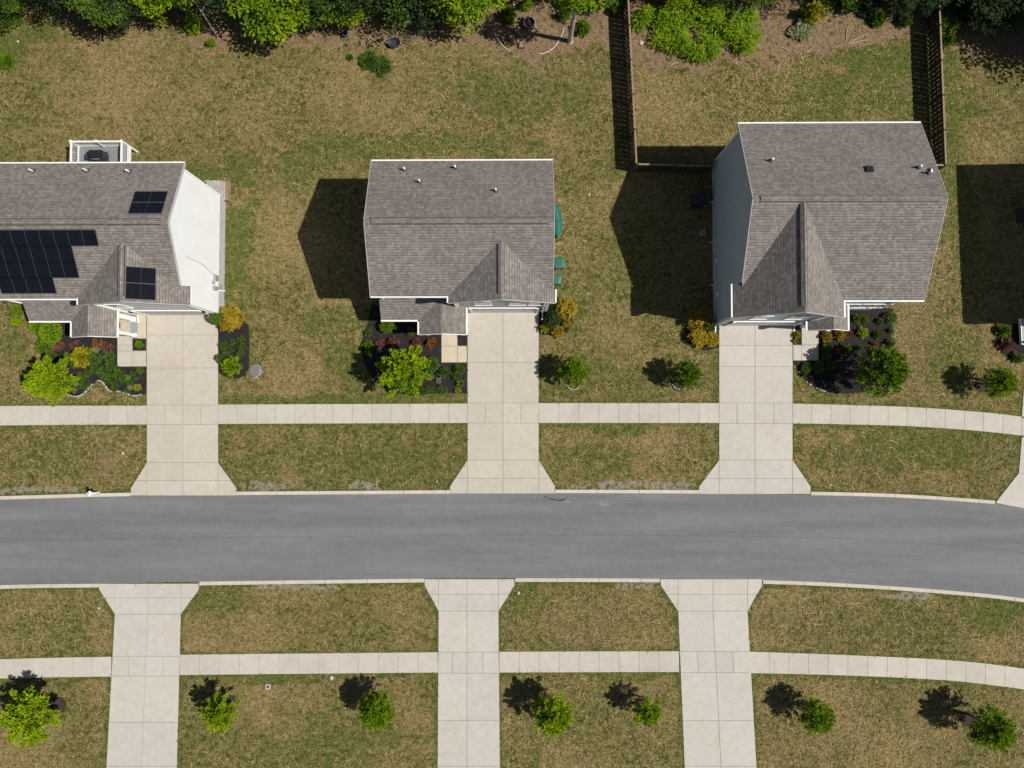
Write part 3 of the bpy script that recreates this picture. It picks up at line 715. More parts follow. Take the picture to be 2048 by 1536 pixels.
    gutter((g1 + 0.065, gf + 0.02, gz), (g1 + 0.065, (yv(xe) + 0.28 if g1 > xe else ys - 0.0), gz))
    for x in (xw - 0.02, xe + 0.02):
        m = MB()
        yb = ys
        if x > xe and s['flush'] == 'e': yb = yv(xe) + 0.35
        if x < xw and s['flush'] == 'w': yb = yv(xw) + 0.35
        m.bar((x, yb, zS(yb) - 0.09), (x, yr, zr - 0.09), 0.035, 0.2); m.bar((x, yr, zr - 0.09), (x, yn, ze - 0.09), 0.035, 0.2); m.build('rake_board', M['trim_grey'], root)
    m = MB(); m.bar((g0, gf - 0.02, ze - 0.1), (gc, gf - 0.02, zg - 0.1), 0.035, 0.2); m.bar((gc, gf - 0.02, zg - 0.1), (g1, gf - 0.02, ze - 0.1), 0.035, 0.2)
    m.build('rake_board', M['trim_grey'], root)
    # downspouts at the corners of the garage front and at the rear
    for x, y, dy in ((G0 - 0.1 if s['flush'] != 'w' else G0 + 0.1, gw - 0.07, 0), (G1 - 0.25, gw - 0.07, 0)):
        m = MB(); m.bar((x, y, 0.05), (x, y, ze - 0.3), 0.09, 0.07); m.bar((x, y - 0.02, 0.12), (x, y - 0.55, 0.06), 0.09, 0.07); m.build('downspout', M['white'], root)
    # garage door
    dx, dw = s['door_x'], 4.7
    m = MB()
    for k in range(4): m.box((dx, gw - 0.035, 0.03 + 0.27 + k * 0.54), (dw, 0.05, 0.525))
    gd = m.build('garage_door', M['door'], root)
    m = MB()
    for k in range(8):
        m.box((dx - dw / 2 + dw / 16 + k * dw / 8, gw - 0.066, 0.03 + 0.27 + 3 * 0.54), (dw / 8 - 0.16, 0.012, 0.28))
    m.build('door_window', M['glass'], gd)
    m = MB()
    m.box((dx - dw / 2 - 0.08, gw - 0.05, 1.1), (0.15, 0.1, 2.2)); m.box((dx + dw / 2 + 0.08, gw - 0.05, 1.1), (0.15, 0.1, 2.2)); m.box((dx, gw - 0.04, 2.28), (dw + 0.34, 0.07, 0.14))
    m.build('door_trim', M['white'], root)
    for k, wx in enumerate((dx - dw / 2 - 0.28, dx + dw / 2 + 0.26)):
        m = MB(); m.box((wx, gw - 0.09, 2.0), (0.13, 0.15, 0.3)); m.build('wall_lamp', M['black'], root)
    for wx in s['gable_windows']: window(root, 'x', (wx, gw - 0.04, 4.7), 1.05, 1.45, -1)
    for wx, wz, ww, wh in s.get('front_windows', []): window(root, 'x', (wx, Y0 - 0.04, wz), ww, wh, -1)
    # porch
    pr = s['porch']; pxl, pxr, pyf, pze, pzr = pr['xl'], pr['xr'], pr['yf'], 3.0, pr['zr']; pc = (pxl + pxr) / 2; pb = Y0
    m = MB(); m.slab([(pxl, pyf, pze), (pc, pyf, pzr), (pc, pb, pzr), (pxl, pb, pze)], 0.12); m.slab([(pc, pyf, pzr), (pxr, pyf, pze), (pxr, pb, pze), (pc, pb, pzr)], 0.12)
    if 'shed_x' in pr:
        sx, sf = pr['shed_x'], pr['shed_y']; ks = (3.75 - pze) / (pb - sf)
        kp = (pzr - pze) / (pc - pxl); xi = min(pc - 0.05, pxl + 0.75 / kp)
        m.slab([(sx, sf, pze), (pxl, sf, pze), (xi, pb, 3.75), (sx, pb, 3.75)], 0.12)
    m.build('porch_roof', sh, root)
    m = MB(); kp = (pzr - pze) / (pc - pxl)
    for sgn, xx in ((-1, pxl), (1, pxr)):
        m.bar((xx + sgn * 0.055, pyf, pze - 0.05), (xx + sgn * 0.055, (pr['shed_y'] - 0.1 if sgn < 0 and 'shed_x' in pr else (pb if sgn > 0 and s['flush'] == 'w' else gw - 0.1)), pze - 0.05), 0.11, 0.11)
    if 'shed_x' in pr: m.bar((pr['shed_x'], pr['shed_y'] - 0.055, pze - 0.05), (pxl - 0.1, pr['shed_y'] - 0.055, pze - 0.05), 0.11, 0.11)
    m.bar((pxl, pyf - 0.02, pze - 0.08), (pc, pyf - 0.02, pzr - 0.08), 0.035, 0.16); m.bar((pc, pyf - 0.02, pzr - 0.08), (pxr, pyf - 0.02, pze - 0.08), 0.035, 0.16)
    m.build('gutter', M['white'], root)
    m = MB(); py = pyf + 0.3
    m.poly([(pxl + 0.2, py, pze - 0.25), (pxr - 0.2, py, pze - 0.25), (pxr - 0.2, py, pze - 0.12 + kp * 0.2), (pc, py, pzr - 0.13), (pxl + 0.2, py, pze - 0.12 + kp * 0.2)])
    m.build('porch_gable', sid, root)
    fl = pr['floor']; m = MB(); m.slab([(fl[0], fl[2], 0.36), (fl[1], fl[2], 0.36), (fl[1], Y0 - 0.01, 0.36), (fl[0], Y0 - 0.01, 0.36)], 0.4); m.build('porch_floor', M['tan_slab'], root)
    HARD.append([(fl[0], fl[2]), (fl[1], fl[2]), (fl[1], Y0), (fl[0], Y0)])
    if 'step' in pr: a = pr['step']; m = MB(); m.slab([(a[0], a[2], a[4]), (a[1], a[2], a[4]), (a[1], a[3], a[4]), (a[0], a[3], a[4])], a[4]); m.build('porch_step', M['step'], root)
    for x, y, w in pr['posts']: m = MB(); m.box((x, y, 1.55), (w, w, 2.5)); m.box((x, y, 0.48), (w + 0.08, w + 0.08, 0.24)); m.build('porch_column', M['white'], root)
    m = MB(); m.box((pc, py + 0.05, 2.72), (pxr - pxl - 0.5, 0.2, 0.2)); m.build('porch_beam', M['white'], root)
    ddx = pr['door_x']; m = MB(); m.box((ddx, Y0 - 0.03, 1.42), (0.92, 0.06, 2.1)); fd = m.build('front_door', M['frontdoor'], root)
    m = MB(); m.box((ddx + 0.36, Y0 - 0.09, 1.4), (0.05, 0.07, 0.14)); m.build('door_handle', M['steel'], fd)
    m = MB(); m.box((ddx, fl[2] + 0.75, 0.375), (0.8, 0.5, 0.02)); m.build('doormat', M['dark'], root)
    return root, roof, groof, dict(zS=zS, zN=zN, zG=zG, kS=kS, kN=kN, kg=kg, gc=gc, X0=X0, X1=X1, Y0=Y0, Y1=Y1, yv=yv, **s)

def avg(*v): return sum(v) / len(v)
# left house, white siding and solar panels
h1 = dict(label='white-sided house with solar panels on its grey shingle roof', siding='sid_w', shingle='shingle',
    xe=avg(PX(367, 327, ZE), PX(335, 443, 8.95), PX(364, 572, 7.0)), yn=PY(200, 327, ZE), ys=PY(80, 597, ZE), yr=PY(200, 443, 8.95), zr=8.95,
    g0=PX(156, 611, ZE), g1=PX(380, 609, ZE), gf=PY(270, 610, ZE), zg=8.45, gwall=PY(366, 629), flush='e', door_x=PX(362, 629), fh=1.0,
    gable_windows=[PX(366, 629) - 2.2],
    porch=dict(xl=PX(143, 675, 3), xr=PX(233, 673, 3), yf=PY(190, 674, 3), zr=3.75, shed_x=PX(58, 642, 3), shed_y=PY(100, 642, 3),
               floor=(PX(180, 670), PX(263, 670), PY(240, 671)), step=(PX(263.2, 650), PX(276, 650), PY(260, 671), PY(260, 634), 0.2),
               posts=[(PX(272, 640), PY(272, 640), 0.3), (PX(276, 673), PY(276, 672), 0.2), (PX(202, 672), PY(202, 672), 0.2)], door_x=PX(236, 630)))
h1['xw'] = h1['xe'] - 13.6
r1, roof1, gar1, d1 = house(h1)
h2 = dict(label='grey house with a plain roof, green canoe and bins beside it', siding='sid_g', shingle='shingle_d',
    xw=avg(PX(739, 322, ZE), PX(730, 441, 8.95), PX(743, 592, ZE)), xe=avg(PX(1103, 322, ZE), PX(1110, 441, 8.95), PX(1106, 592, ZE)),
    yn=PY(900, 322, ZE), ys=PY(830, 592, ZE), yr=PY(900, 441, 8.95), zr=8.95, g0=PX(897, 606, ZE), g1=PX(1110, 606, ZE), gf=PY(1003, 606, ZE), zg=8.45,
    gwall=PY(1006, 624), flush='e', door_x=PX(1009, 624), gable_windows=[PX(972, 620), PX(1030, 620) + 0.2, PX(1060, 620) + 0.4],
    porch=dict(xl=PX(838, 670, 3), xr=PX(932, 670, 3), yf=PY(884, 669, 3), zr=3.65, shed_x=PX(762, 640, 3), shed_y=PY(800, 640, 3),
               floor=(PX(862, 670), PX(934, 670), PY(900, 664)), posts=[(PX(858, 668), PY(858, 668), 0.2), (PX(929, 668), PY(929, 668), 0.2)], door_x=PX(898, 625)))
r2, roof2, gar2, d2 = house(h2)
h3 = dict(label='blue-grey house with a steep front gable inside the wooden fences', siding='sid_b', shingle='shingle_d',
    xw=avg(PX(1477, 247, ZE), PX(1506, 397, 9.6)), xe=avg(PX(1838, 247, ZE), PX(1900, 393, 9.6), PX(1847, 599, ZE)),
    yn=PY(1650, 247, ZE), ys=PY(1770, 600, ZE), yr=PY(1700, 396, 9.6), zr=9.6, g0=PX(1466, 634, ZE), g1=PX(1688, 638, ZE), gf=PY(1580, 635, ZE), zg=9.58,
    gwall=PY(1510, 650), flush='w', door_x=PX(1516, 650), gable_windows=[PX(1480, 640), PX(1545, 640)], front_windows=[(PX(1668, 619), 2.3, 1.0, 1.5), (PX(1690, 619) + 0.35, 2.3, 1.0, 1.5), (PX(1712, 619) + 0.6, 2.3, 1.0, 1.5)], fh=1.1,
    porch=dict(xl=PX(1615, 661, 3), xr=PX(1696, 661, 3), yf=PY(1650, 661, 3), zr=3.95, floor=(PX(1596, 650), PX(1650, 650), PY(1620, 651)),
               posts=[(PX(1600, 655), PY(1600, 653), 0.2), (PX(1650, 660), PY(1650, 660), 0.2)], door_x=PX(1622, 625)))
r3, roof3, gar3, d3 = house(h3)

# vent pipes and the square roof vent
def rear_plane(d): return Vector((d['xw'], d['yr'], d['zr'])), Vector((0, d['kN'], 1)).normalized()
def front_plane(d): return Vector((d['xw'], d['yr'], d['zr'])), Vector((0, -d['kS'], 1)).normalized()
for rf, d, lst in ((roof1, d1, [(67, 343), (175, 342), (259, 344)]), (roof2, d2, [(810, 340), (911, 336), (840, 364), (992, 382)]), (roof3, d3, [(1542, 322), (1836, 336), (1856, 347)])):
    for x, y in lst: lathe_pipe(rf, hit(x, y, *rear_plane(d)))
p = hit(1738, 339, *rear_plane(d3)); b = MB()
b.slab([(p.x - 0.22, p.y - 0.2, p.z + 0.2), (p.x + 0.22, p.y - 0.2, p.z + 0.2), (p.x + 0.22, p.y + 0.22, p.z + 0.06), (p.x - 0.22, p.y + 0.22, p.z + 0.06)], 0.25); b.build('roof_vent', M['black'], roof3)
p = hit(1860, 341, *rear_plane(d3)); lathe_pipe(roof3, p, 0.2, 0.05)

# solar panels lie on racks over the shingles
def panel(rf, o, u, v, n):
    """o corner, u and v edge vectors on the roof plane"""
    up = n * 0.10; uu, vv = u.normalized() * 0.007, v.normalized() * 0.014
    q = [o + up + uu + vv, o + u + up - uu + vv, o + u + v + up - uu - vv, o + v + up + uu - vv]
    m = MB(); lo = [a - n * 0.035 for a in q]; m.poly(q); m.poly(lo[::-1])
    for i in range(4): j = (i + 1) % 4; m.poly([q[i], lo[i], lo[j], q[j]])
    pn = m.build('solar_panel', M['solar'], rf)
def rails(rf, o, u, v, n, nu, nv):
    m = MB()
    for k in range(nu + 1): a = o + u * k + n * 0.085; m.bar(a, a + v * nv, 0.02, 0.03)
    for k in range(nv + 1): a = o + v * k + n * 0.085; m.bar(a, a + u * nu, 0.05, 0.03)
    m.build('panel_rail', M['rail'], rf)
p0, n0 = rear_plane(d1)
A, B, D = hit(270, 385, p0, n0), hit(335, 385, p0, n0), hit(260, 429, p0, n0)
A, w = Vector((avg(A.x, D.x), A.y, A.z)), (B.x - A.x) / 2
u, v = Vector((w, 0, 0)), (Vector((A.x, D.y, D.z)) - A) / 2
rails(roof1, A, u, v, n0, 2, 2)
for i in range(2):
    for j in range(2): panel(roof1, A + u * i + v * j, u, v, n0)
p0, n0 = front_plane(d1)
rowy = [459, 491.5, 523.5, 555, 586]; pw = None
for k, (xr, nn, cut) in enumerate(((195.5, 9, 0), (148.5, 8, 0), (156.5, 8, 0), (111, 4, 0))):
    top, bot = hit(100, rowy[k], p0, n0), hit(100, rowy[k + 1], p0, n0)
    xr_ = hit(xr, (rowy[k] + rowy[k + 1]) / 2, p0, n0).x; pw = pw or (hit(190, 475, p0, n0).x - hit(161.6, 475, p0, n0).x)
    u = Vector((-pw, 0, 0)); v = Vector((0, bot.y - top.y, bot.z - top.z)); o = Vector((xr_, top.y, top.z))
    nn = min(nn, int((xr_ - d1['xw'] - 0.3) / pw))
    rails(roof1, o, u, v, n0, nn, 1)
    for i in range(nn): panel(roof1, o + u * i, u, v, n0)
p0 = Vector((d1['gc'], d1['gf'], d1['zg'])); n0 = Vector((d1['kg'], 0, 1)).normalized()
A, B, D = hit(253, 533, p0, n0), hit(312, 533, p0, n0), hit(253, 598, p0, n0)
u = (Vector((B.x, A.y, B.z)) - A) / 2; v = Vector((0, (D.y - A.y) / 2, 0))
rails(gar1, A, u, v, n0, 2, 2)
for i in range(2):
    for j in range(2): panel(gar1, A + u * i + v * j, u, v, n0)

# small fittings on the side walls
def wall_box(root, x, y, z, d, mat, name='utility_box'): m = MB(); m.box((x, y, z), d); m.box((x, y, z + d[2] / 2 + 0.015), (d[0] + 0.04, d[1] + 0.04, 0.03)); m.build(name, M[mat], root)
X1 = d1['X1']
for px, py, z, d in ((436, 556, 1.6, (0.14, 0.4, 0.5)), (432, 565, 2.0, (0.1, 0.2, 0.25)), (436, 577, 1.7, (0.16, 0.28, 0.6)), (447, 573, 0.9, (0.12, 0.25, 0.4))):
    wall_box(r1, X1 + d[0] / 2 + 0.03, PY(px, py, z), z, d, 'meter')
m = MB(); m.tube([(X1 + 0.05, PY(357, 512, 6.2), 6.2), (X1 + 0.05, PY(400, 530, 3.5), 3.6), (X1 + 0.05, PY(437, 552, 1.8), 1.7)], [0.013, 0.013, 0.013], 6); m.build('service_cable', M['meter'], r1)
m = MB(); m.bar((X1 + 0.05, PY(446, 583, 1.2), 1.5), (X1 + 0.75, PY(446, 583, 1.2), 1.5), 0.05); m.build('hose_bracket', M['white'], r1)
X0 = d3['X0']
for px, py, z, d in ((1470, 405, 4.2, (0.1, 0.12, 0.12)), (1450, 435, 2.8, (0.1, 0.12, 0.12)), (1424, 522, 1.4, (0.16, 0.3, 0.4)), (1430, 590, 1.5, (0.16, 0.3, 0.4))):
    wall_box(r3, X0 - d[0] / 2 - 0.03, PY(px, py, z), z, d, 'pipe')
for py in (407, 487, 572): m = MB(); m.bar((X0 - 0.08, PY(1420, py), 0.05), (X0 - 0.08, PY(1420, py), 1.6), 0.08, 0.06); m.bar((X0 - 0.06, PY(1420, py), 0.5), (X0 - 0.4, PY(1420, py), 0.45), 0.05); m.build('wall_pipe', M['pipe'], r3)

# fourth house, mostly beyond the right edge; it throws the big shadow on the lawn
sh0 = P(1915, 330); sh1 = P(1928, 645); ze4 = 6.2; k = ze4 / math.tan(SUN_EL); off = Vector((math.cos(SUN_AZ) * k, -math.sin(SUN_AZ) * k, 0))
A, B = sh0 + off, sh1 + off; ey = (A - B).normalized(); ex = Vector((ey.y, -ey.x, 0)); ln = (A - B).length; W4 = 13.0
def h4(a, c, z): q = B + ex * a + ey * c; return (q.x, q.y, z)
r4 = empty('detached_house', h4(W4 / 2, ln / 2, 0), 'pale house cut off by the right edge, casting a big shadow on its lawn', 'house', 'two-storey houses along the street')
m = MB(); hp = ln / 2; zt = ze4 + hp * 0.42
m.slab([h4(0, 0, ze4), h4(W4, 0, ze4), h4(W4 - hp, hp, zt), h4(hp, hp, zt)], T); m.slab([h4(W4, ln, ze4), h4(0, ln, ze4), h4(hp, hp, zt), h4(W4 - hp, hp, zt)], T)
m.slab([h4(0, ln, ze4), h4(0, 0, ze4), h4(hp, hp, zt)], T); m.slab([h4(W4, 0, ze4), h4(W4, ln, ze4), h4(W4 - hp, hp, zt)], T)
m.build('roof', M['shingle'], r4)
m = MB(); i = 0.35; z4 = ze4 - 0.17
for a, c in (((i, i), (W4 - i, i)), ((W4 - i, i), (W4 - i, ln - i)), ((W4 - i, ln - i), (i, ln - i)), ((i, ln - i), (i, i))): m.poly([h4(*a, 0), h4(*c, 0), h4(*c, z4), h4(*a, z4)])
m.build('wall', M['sid_w'], r4)
m = MB(); m.bar(h4(-0.06, 0, ze4 - .05), h4(-0.06, ln, ze4 - .05), 0.13, 0.12); m.bar(h4(0, -0.06, ze4 - .05), h4(W4, -0.06, ze4 - .05), 0.13, 0.12); m.build('gutter', M['white'], r4)
HARD.append([h4(i, i, 0)[:2], h4(W4 - i, i, 0)[:2], h4(W4 - i, ln - i, 0)[:2], h4(i, ln - i, 0)[:2]])
# its porch: floor, white rail and posts, small roof
pa = P(2034, 689); a0 = (pa - B).dot(ex); c0 = (pa - B).dot(ey); zf = 0.55; c9 = c0 + 50 * MPP
m = MB()
for j in range(12): m.slab([h4(a0 + j * .42 + .006, c0, zf), h4(a0 + j * .42 + .414, c0, zf), h4(a0 + j * .42 + .414, c9, zf), h4(a0 + j * .42 + .006, c9, zf)], 0.05)
m.build('porch_floor', M['deck_lit'], r4)
m = MB(); m.bar(h4(a0 - .03, c0 - .03, zf - .1), h4(a0 + 5, c0 - .03, zf - .1), .05, .24); m.bar(h4(a0 - .03, c0, zf - .1), h4(a0 - .03, c9, zf - .1), .05, .24); m.build('rim_board', M['white'], r4)
m = MB()
for z in (zf + .12, zf + .9): m.bar(h4(a0 + .3, c0 + .02, z), h4(a0 + 5, c0 + .02, z), 0.07, 0.07)
for j in range(24): m.bar(h4(a0 + .4 + j * .18, c0 + .02, zf + .12), h4(a0 + .4 + j * .18, c0 + .02, zf + .9), 0.03)
m.build('railing', M['white'], r4)
for c_ in (c0 + .05, c9): m = MB(); a_ = h4(a0 + 0.3, c_, 0); m.box((a_[0], a_[1], zf + .5), (0.12, 0.12, 1.05)); m.build('post', M['white'], r4)

# ------------------------------------------------------------------ deck behind the left house
zd = 1.15
dl, dr, dn = PX(159, 296, zd), PX(258, 296, zd), PY(200, 293, zd); ds = d1['Y1'] + 0.04
deck = empty('wooden_deck', ((dl + dr) / 2, dn - 1, 0), 'grey deck with white railings at the back of the solar-panel house', 'deck')
m = MB(); n = 20
for k in range(n): a = dl + (dr - dl) * k / n; m.slab([(a + .005, ds, zd), (a + (dr - dl) / n - .005, ds, zd), (a + (dr - dl) / n - .005, dn, zd), (a + .005, dn, zd)], 0.04)
m.build('deck_floor', M['deck'], deck)
m = MB()
for a, c in (((dl, dn), (dr, dn)), ((dl, dn), (dl, ds)), ((dr, dn), (dr, ds))): m.bar((*a, zd - .14), (*c, zd - .14), 0.06, 0.22)
m.build('rim_board', M['white'], deck)
for x, y in ((dl, dn), ((dl + dr) / 2, dn), (dr, dn)):
    m = MB(); m.box((x, y, (zd + 1.0) / 2), (0.13, 0.13, zd + 1.0)); m.box((x, y, zd + 1.03), (0.18, 0.18, 0.06)); m.build('post', M['white'], deck)
for a, c in (((dl, dn), (dr, dn)), ((dl, dn), (dl, ds)), ((dr, dn), (dr, ds))):
    m = MB(); A, B_ = Vector((*a, 0)), Vector((*c, 0))
    for z, w in ((zd + .95, .12), (zd + .12, .07)): m.bar((*a, z), (*c, z), w, .07)
    nb = int((A - B_).length / 0.14)
    for k in range(1, nb): q = A.lerp(B_, k / nb); m.bar((q.x, q.y, zd + .12), (q.x, q.y, zd + .93), 0.035)
    m.build('railing', M['white'], deck)
HARD.append([(dl, ds), (dr, ds), (dr, dn), (dl, dn)])
c = P(193, 309, zd + 0.9)
gr = empty('barbecue_grill', (c.x, c.y, zd), 'black barbecue grill standing on the grey deck', 'grill')
m = MB(); prof = [(-.34, .72), (-.36, .95), (-.3, 1.12), (-.12, 1.22), (.12, 1.22), (.3, 1.12), (.36, .95), (.34, .72)]
L_ = [(c.x - .42, c.y + a * 0.85, zd + z) for a, z in prof]; R_ = [(c.x + .42, c.y + a * 0.85, zd + z) for a, z in prof]
m.poly(L_); m.poly(R_[::-1])
for k in range(len(prof)): j = (k + 1) % len(prof); m.poly([L_[k], R_[k], R_[j], L_[j]])
m.build('hood', M['black'], gr)
m = MB(); m.box((c.x, c.y, zd + .38), (.8, .5, .68)); m.build('cabinet', M['dark'], gr)
for sx in (-1, 1): m = MB(); m.box((c.x + sx * .62, c.y - .02, zd + .86), (.36, .46, .04)); m.build('side_shelf', M['dark'], gr)
m = MB(); m.bar((c.x - .3, c.y - .36, zd + 1.0), (c.x + .3, c.y - .36, zd + 1.0), .035); m.build('handle', M['steel'], gr)
for sx in (-1, 1):
    for sy in (-1, 1): m = MB(); m.cone((c.x + sx * .36, c.y + sy * .2, zd), (c.x + sx * .36, c.y + sy * .2, zd + .06), .05, .05, 8); m.build('wheel', M['black'], gr)

# weathered slatted pallet by the corner of the left house
m = MB(); pl0, pl1, pt, pb_ = 413, 449, 363, 400
pal = empty('slatted_platform', P(436, 380), 'weathered slatted wooden platform with a brown end by the white house', 'platform')
for k in range(9):
    a, e = P(pl0 + k * 4.3, pt, .42), P(pl0 + k * 4.3 + 3.1, pb_, .42); m.slab([(a.x, e.y, .42), (e.x, e.y, .42), (e.x, a.y, .42), (a.x, a.y, .42)], .04)
m.build('slats', M['grey_wood'], pal)
a, e = P(451.5, 362, .42), P(457, 401, .42); m = MB(); m.slab([(a.x, e.y, .44), (e.x, e.y, .44), (e.x, a.y, .44), (a.x, a.y, .44)], .44); m.build('end_board', M['rust_wood'], pal)
a, e = P(pl0, pt, 0), P(448, pb_, 0); m = MB()
for y in (a.y - .1, (a.y + e.y) / 2, e.y + .1): m.bar((a.x, y, .2), (e.x, y, .2), .1, .36)
m.build('bearers', M['grey_wood'], pal)

# ------------------------------------------------------------------ fences round the third house's back garden
FH = 1.6
def fence(label, runs):
    pts0 = P(*runs[0][0]); root = empty('wooden_fence', (pts0.x, pts0.y, 0), label, 'fence', 'brown board fences of the back garden')
    for (a, e) in runs:
        A, E = P(*a), P(*e); d = (E - A); ln = d.length; d.normalize(); nrm = Vector((-d.y, d.x, 0)); nb = max(1, round(ln / 2.4)); s_ = ln / nb
        for k in range(nb):
            a0 = A + d * (s_ * k); m = MB(); npk = int(s_ / 0.165)
            for q in range(npk):
                c_ = a0 + d * ((q + .5) * s_ / npk) + nrm * (0.035 if q % 2 else -0.035); hh = FH - 0.06 + rnd.uniform(-.015, .015)
                u = d * 0.086; w = nrm * 0.011
                m.slab([tuple(c_ - u - w + Vector((0, 0, hh))), tuple(c_ + u - w + Vector((0, 0, hh))), tuple(c_ + u + w + Vector((0, 0, hh))), tuple(c_ - u + w + Vector((0, 0, hh)))], hh - .04)
            for z in (.3, .8, FH - .25): m.bar(a0 + d * .05 + Vector((0, 0, z)), a0 + d * (s_ - .05) + Vector((0, 0, z)), .045, .09)
            m.build('fence_panel', M['brown_fence'], root)
            m = MB(); m.bar(a0 + d * .02 + Vector((0, 0, FH)), a0 + d * (s_ - .02) + Vector((0, 0, FH)), .12, .035); m.build('cap_rail', M['cap_wood'], root)
        for k in range(nb + 1):
            a0 = A + d * (s_ * k); m = MB(); m.box((a0.x, a0.y, FH / 2 + .04), (.11, .11, FH + .08), math.atan2(d.y, d.x)); m.build('post', M['brown_fence'], root)
    return root
fence('brown board fence left of the blue-grey house, turning a corner to its wall', [((1246, -60), (1266, 343)), ((1268, 343), (1412, 347))])
fence('brown board fence right of the blue-grey house, its slats seen from inside', [((1850, -60), (1866, 345)), ((1864, 345), (1741, 345))])
#@THINGS
# ------------------------------------------------------------------ plants
def leaf(b, c, d, l, w, up, t):
    """one leaf: a folded diamond of two triangles starting at c, pointing along d"""
    d = d.normalized(); s = d.cross(up)
    if s.length < 1e-3: s = d.orthogonal()
    s.normalize(); n = s.cross(d)
    e = c + d * l; m = c + d * (l * .45)
    a, k = m + s * (w / 2) + n * (w * .12), m - s * (w / 2) + n * (w * .12)
    i = len(b.v); b.v += [tuple(c), tuple(a), tuple(e), tuple(k)]; b.f.append((i, i + 1, i + 2, i + 3)); b.t[len(b.f) - 1] = t
def rv(r): 
    while True:
        v = Vector((r.uniform(-1, 1), r.uniform(-1, 1), r.uniform(-1, 1)))
        if 0.05 < v.length < 1: return v.normalized()
UP = Vector((0, 0, 1))
def leafy(): b = MB(); b.t = {}; return b
def plume_crown(seed, Rr, H, nsh, leaves, ll, lw, pr=0.13, spread=(-5, 88)):
    """crown of radiating leafy shoots, as on the young street trees"""
    r = random.Random(seed); b = leafy(); limbs = []
    for k in range(nsh):
        az = k * 2.39996 + r.uniform(-.3, .3); el = R(spread[0] + (spread[1] - spread[0]) * ((k + .5) / nsh) ** 1.15 + r.uniform(-6, 6))
        L = r.uniform(.78, 1.1); tip = Vector((math.cos(az) * math.cos(el) * Rr * L, math.sin(az) * math.cos(el) * Rr * L, math.sin(el) * H * L + .08 * H))
        st = Vector((tip.x * .12, tip.y * .12, tip.z * .1)); limbs.append((st, tip))
        bend = Vector((r.uniform(-.1, .1), r.uniform(-.1, .1), r.uniform(.0, .22))) * Rr
        tt = r.uniform(.2, .8); prr = pr * r.uniform(.7, 1.25)
        for q in range(leaves):
            f = .3 + .7 * math.sqrt(r.random()) if r.random() < .75 else r.uniform(.12, 1)
            c = st.lerp(tip, f) + bend * (4 * f * (1 - f)); dd = (tip - st).normalized(); o = rv(r)
            c = c + o * (prr * r.random() ** .5 * (1.15 - .55 * f))
            d = dd * r.uniform(.3, 1.0) + o * .8 + UP * .15
            leaf(b, c, d, ll * r.uniform(.7, 1.3), lw * r.uniform(.8, 1.2), rv(r) * .5 + UP, min(1, max(0, tt + r.uniform(-.25, .25))))
    return b, limbs
def clump_crown(seed, Rr, H, ncl, leaves, ls, flat=1.0, cr=0.34):
    """broad crown of many leaf clumps through its volume"""
    r = random.Random(seed); b = leafy(); cs = []
    for k in range(ncl):
        v = rv(r); f = r.uniform(.45, 1.0); c = Vector((v.x * Rr * f, v.y * Rr * f, H * .5 + v.z * H * .5 * f)); cs.append(c)
        rr = Rr * cr * r.uniform(.6, 1.25); tt = r.uniform(.1, .85)
        for q in range(leaves):
            o = rv(r); c2 = c + Vector((o.x, o.y, o.z * .6)) * rr * r.random() ** .45
            d = Vector((o.x, o.y, o.z * .4 - .1)) + rv(r) * .7
            leaf(b, c2, d, ls * r.uniform(.6, 1.3), ls * .55 * r.uniform(.8, 1.2), rv(r) * .6 + UP, min(1, max(0, tt + r.uniform(-.25, .25))))
    return b, cs
def ball_crown(seed, Rr, H, n, ls, rough=.15):
    r = random.Random(seed); b = leafy(); lump = [(rv(r), r.uniform(-1, 1)) for _ in range(9)]
    for k in range(n):
        v = rv(r); v.z = abs(v.z) if r.random() < .85 else v.z * .4
        g = 1 + rough * sum(a * max(0, v.dot(u)) ** 4 for u, a in lump)
        f = r.uniform(.6, 1.0) ** .6 * g; c = Vector((v.x * Rr * f, v.y * Rr * f, .35 * H + v.z * H * .65 * f))
        leaf(b, c, v * .7 + rv(r) * .8, ls * r.uniform(.6, 1.3), ls * .6, rv(r) * .5 + UP, min(1, max(0, r.gauss(.45, .25))))
    return b
def spray(seed, Rr, H, n, w):
    """tuft of arching strap leaves"""
    r = random.Random(seed); b = leafy()
    for k in range(n):
        az = r.uniform(0, 6.283); L = Rr * r.uniform(.55, 1.1); h = H * r.uniform(.5, 1.1); d = Vector((math.cos(az), math.sin(az), 0)); s = Vector((-d.y, d.x, 0)); t = r.random()
        pts = [d * (L * f) + UP * (h * (1.9 * f - 1.15 * f * f) + .02) + s * r.uniform(-.03, .03) for f in (.05, .4, .75, 1)]; ws = [w * .6, w, w * .8, w * .12]
        for (p, q), (a, e) in zip(zip(pts, pts[1:]), zip(ws, ws[1:])):
            i = len(b.v); b.v += [tuple(p - s * a), tuple(p + s * a), tuple(q + s * e), tuple(q - s * e)]; b.f.append((i, i + 1, i + 2, i + 3)); b.t[len(b.f) - 1] = t
    return b
def trunk_mb(h, r0, limbs, z0, n=7, lean=(0, 0)):
    b = MB(); top = Vector((lean[0], lean[1], h)); mid = Vector((lean[0] * .4 + .03, lean[1] * .4, h * .5))
    b.tube([(0, 0, -.05), (0, 0, .12), mid, top], [r0 * 1.5, r0, r0 * .85, r0 * .6], n)
    for st, tip in limbs:
        a = Vector((0, 0, z0)) + st * .3; e = Vector((0, 0, z0)) + st.lerp(tip, .75); b.cone(a, e, r0 * .4, r0 * .1, 5, False)
    return b

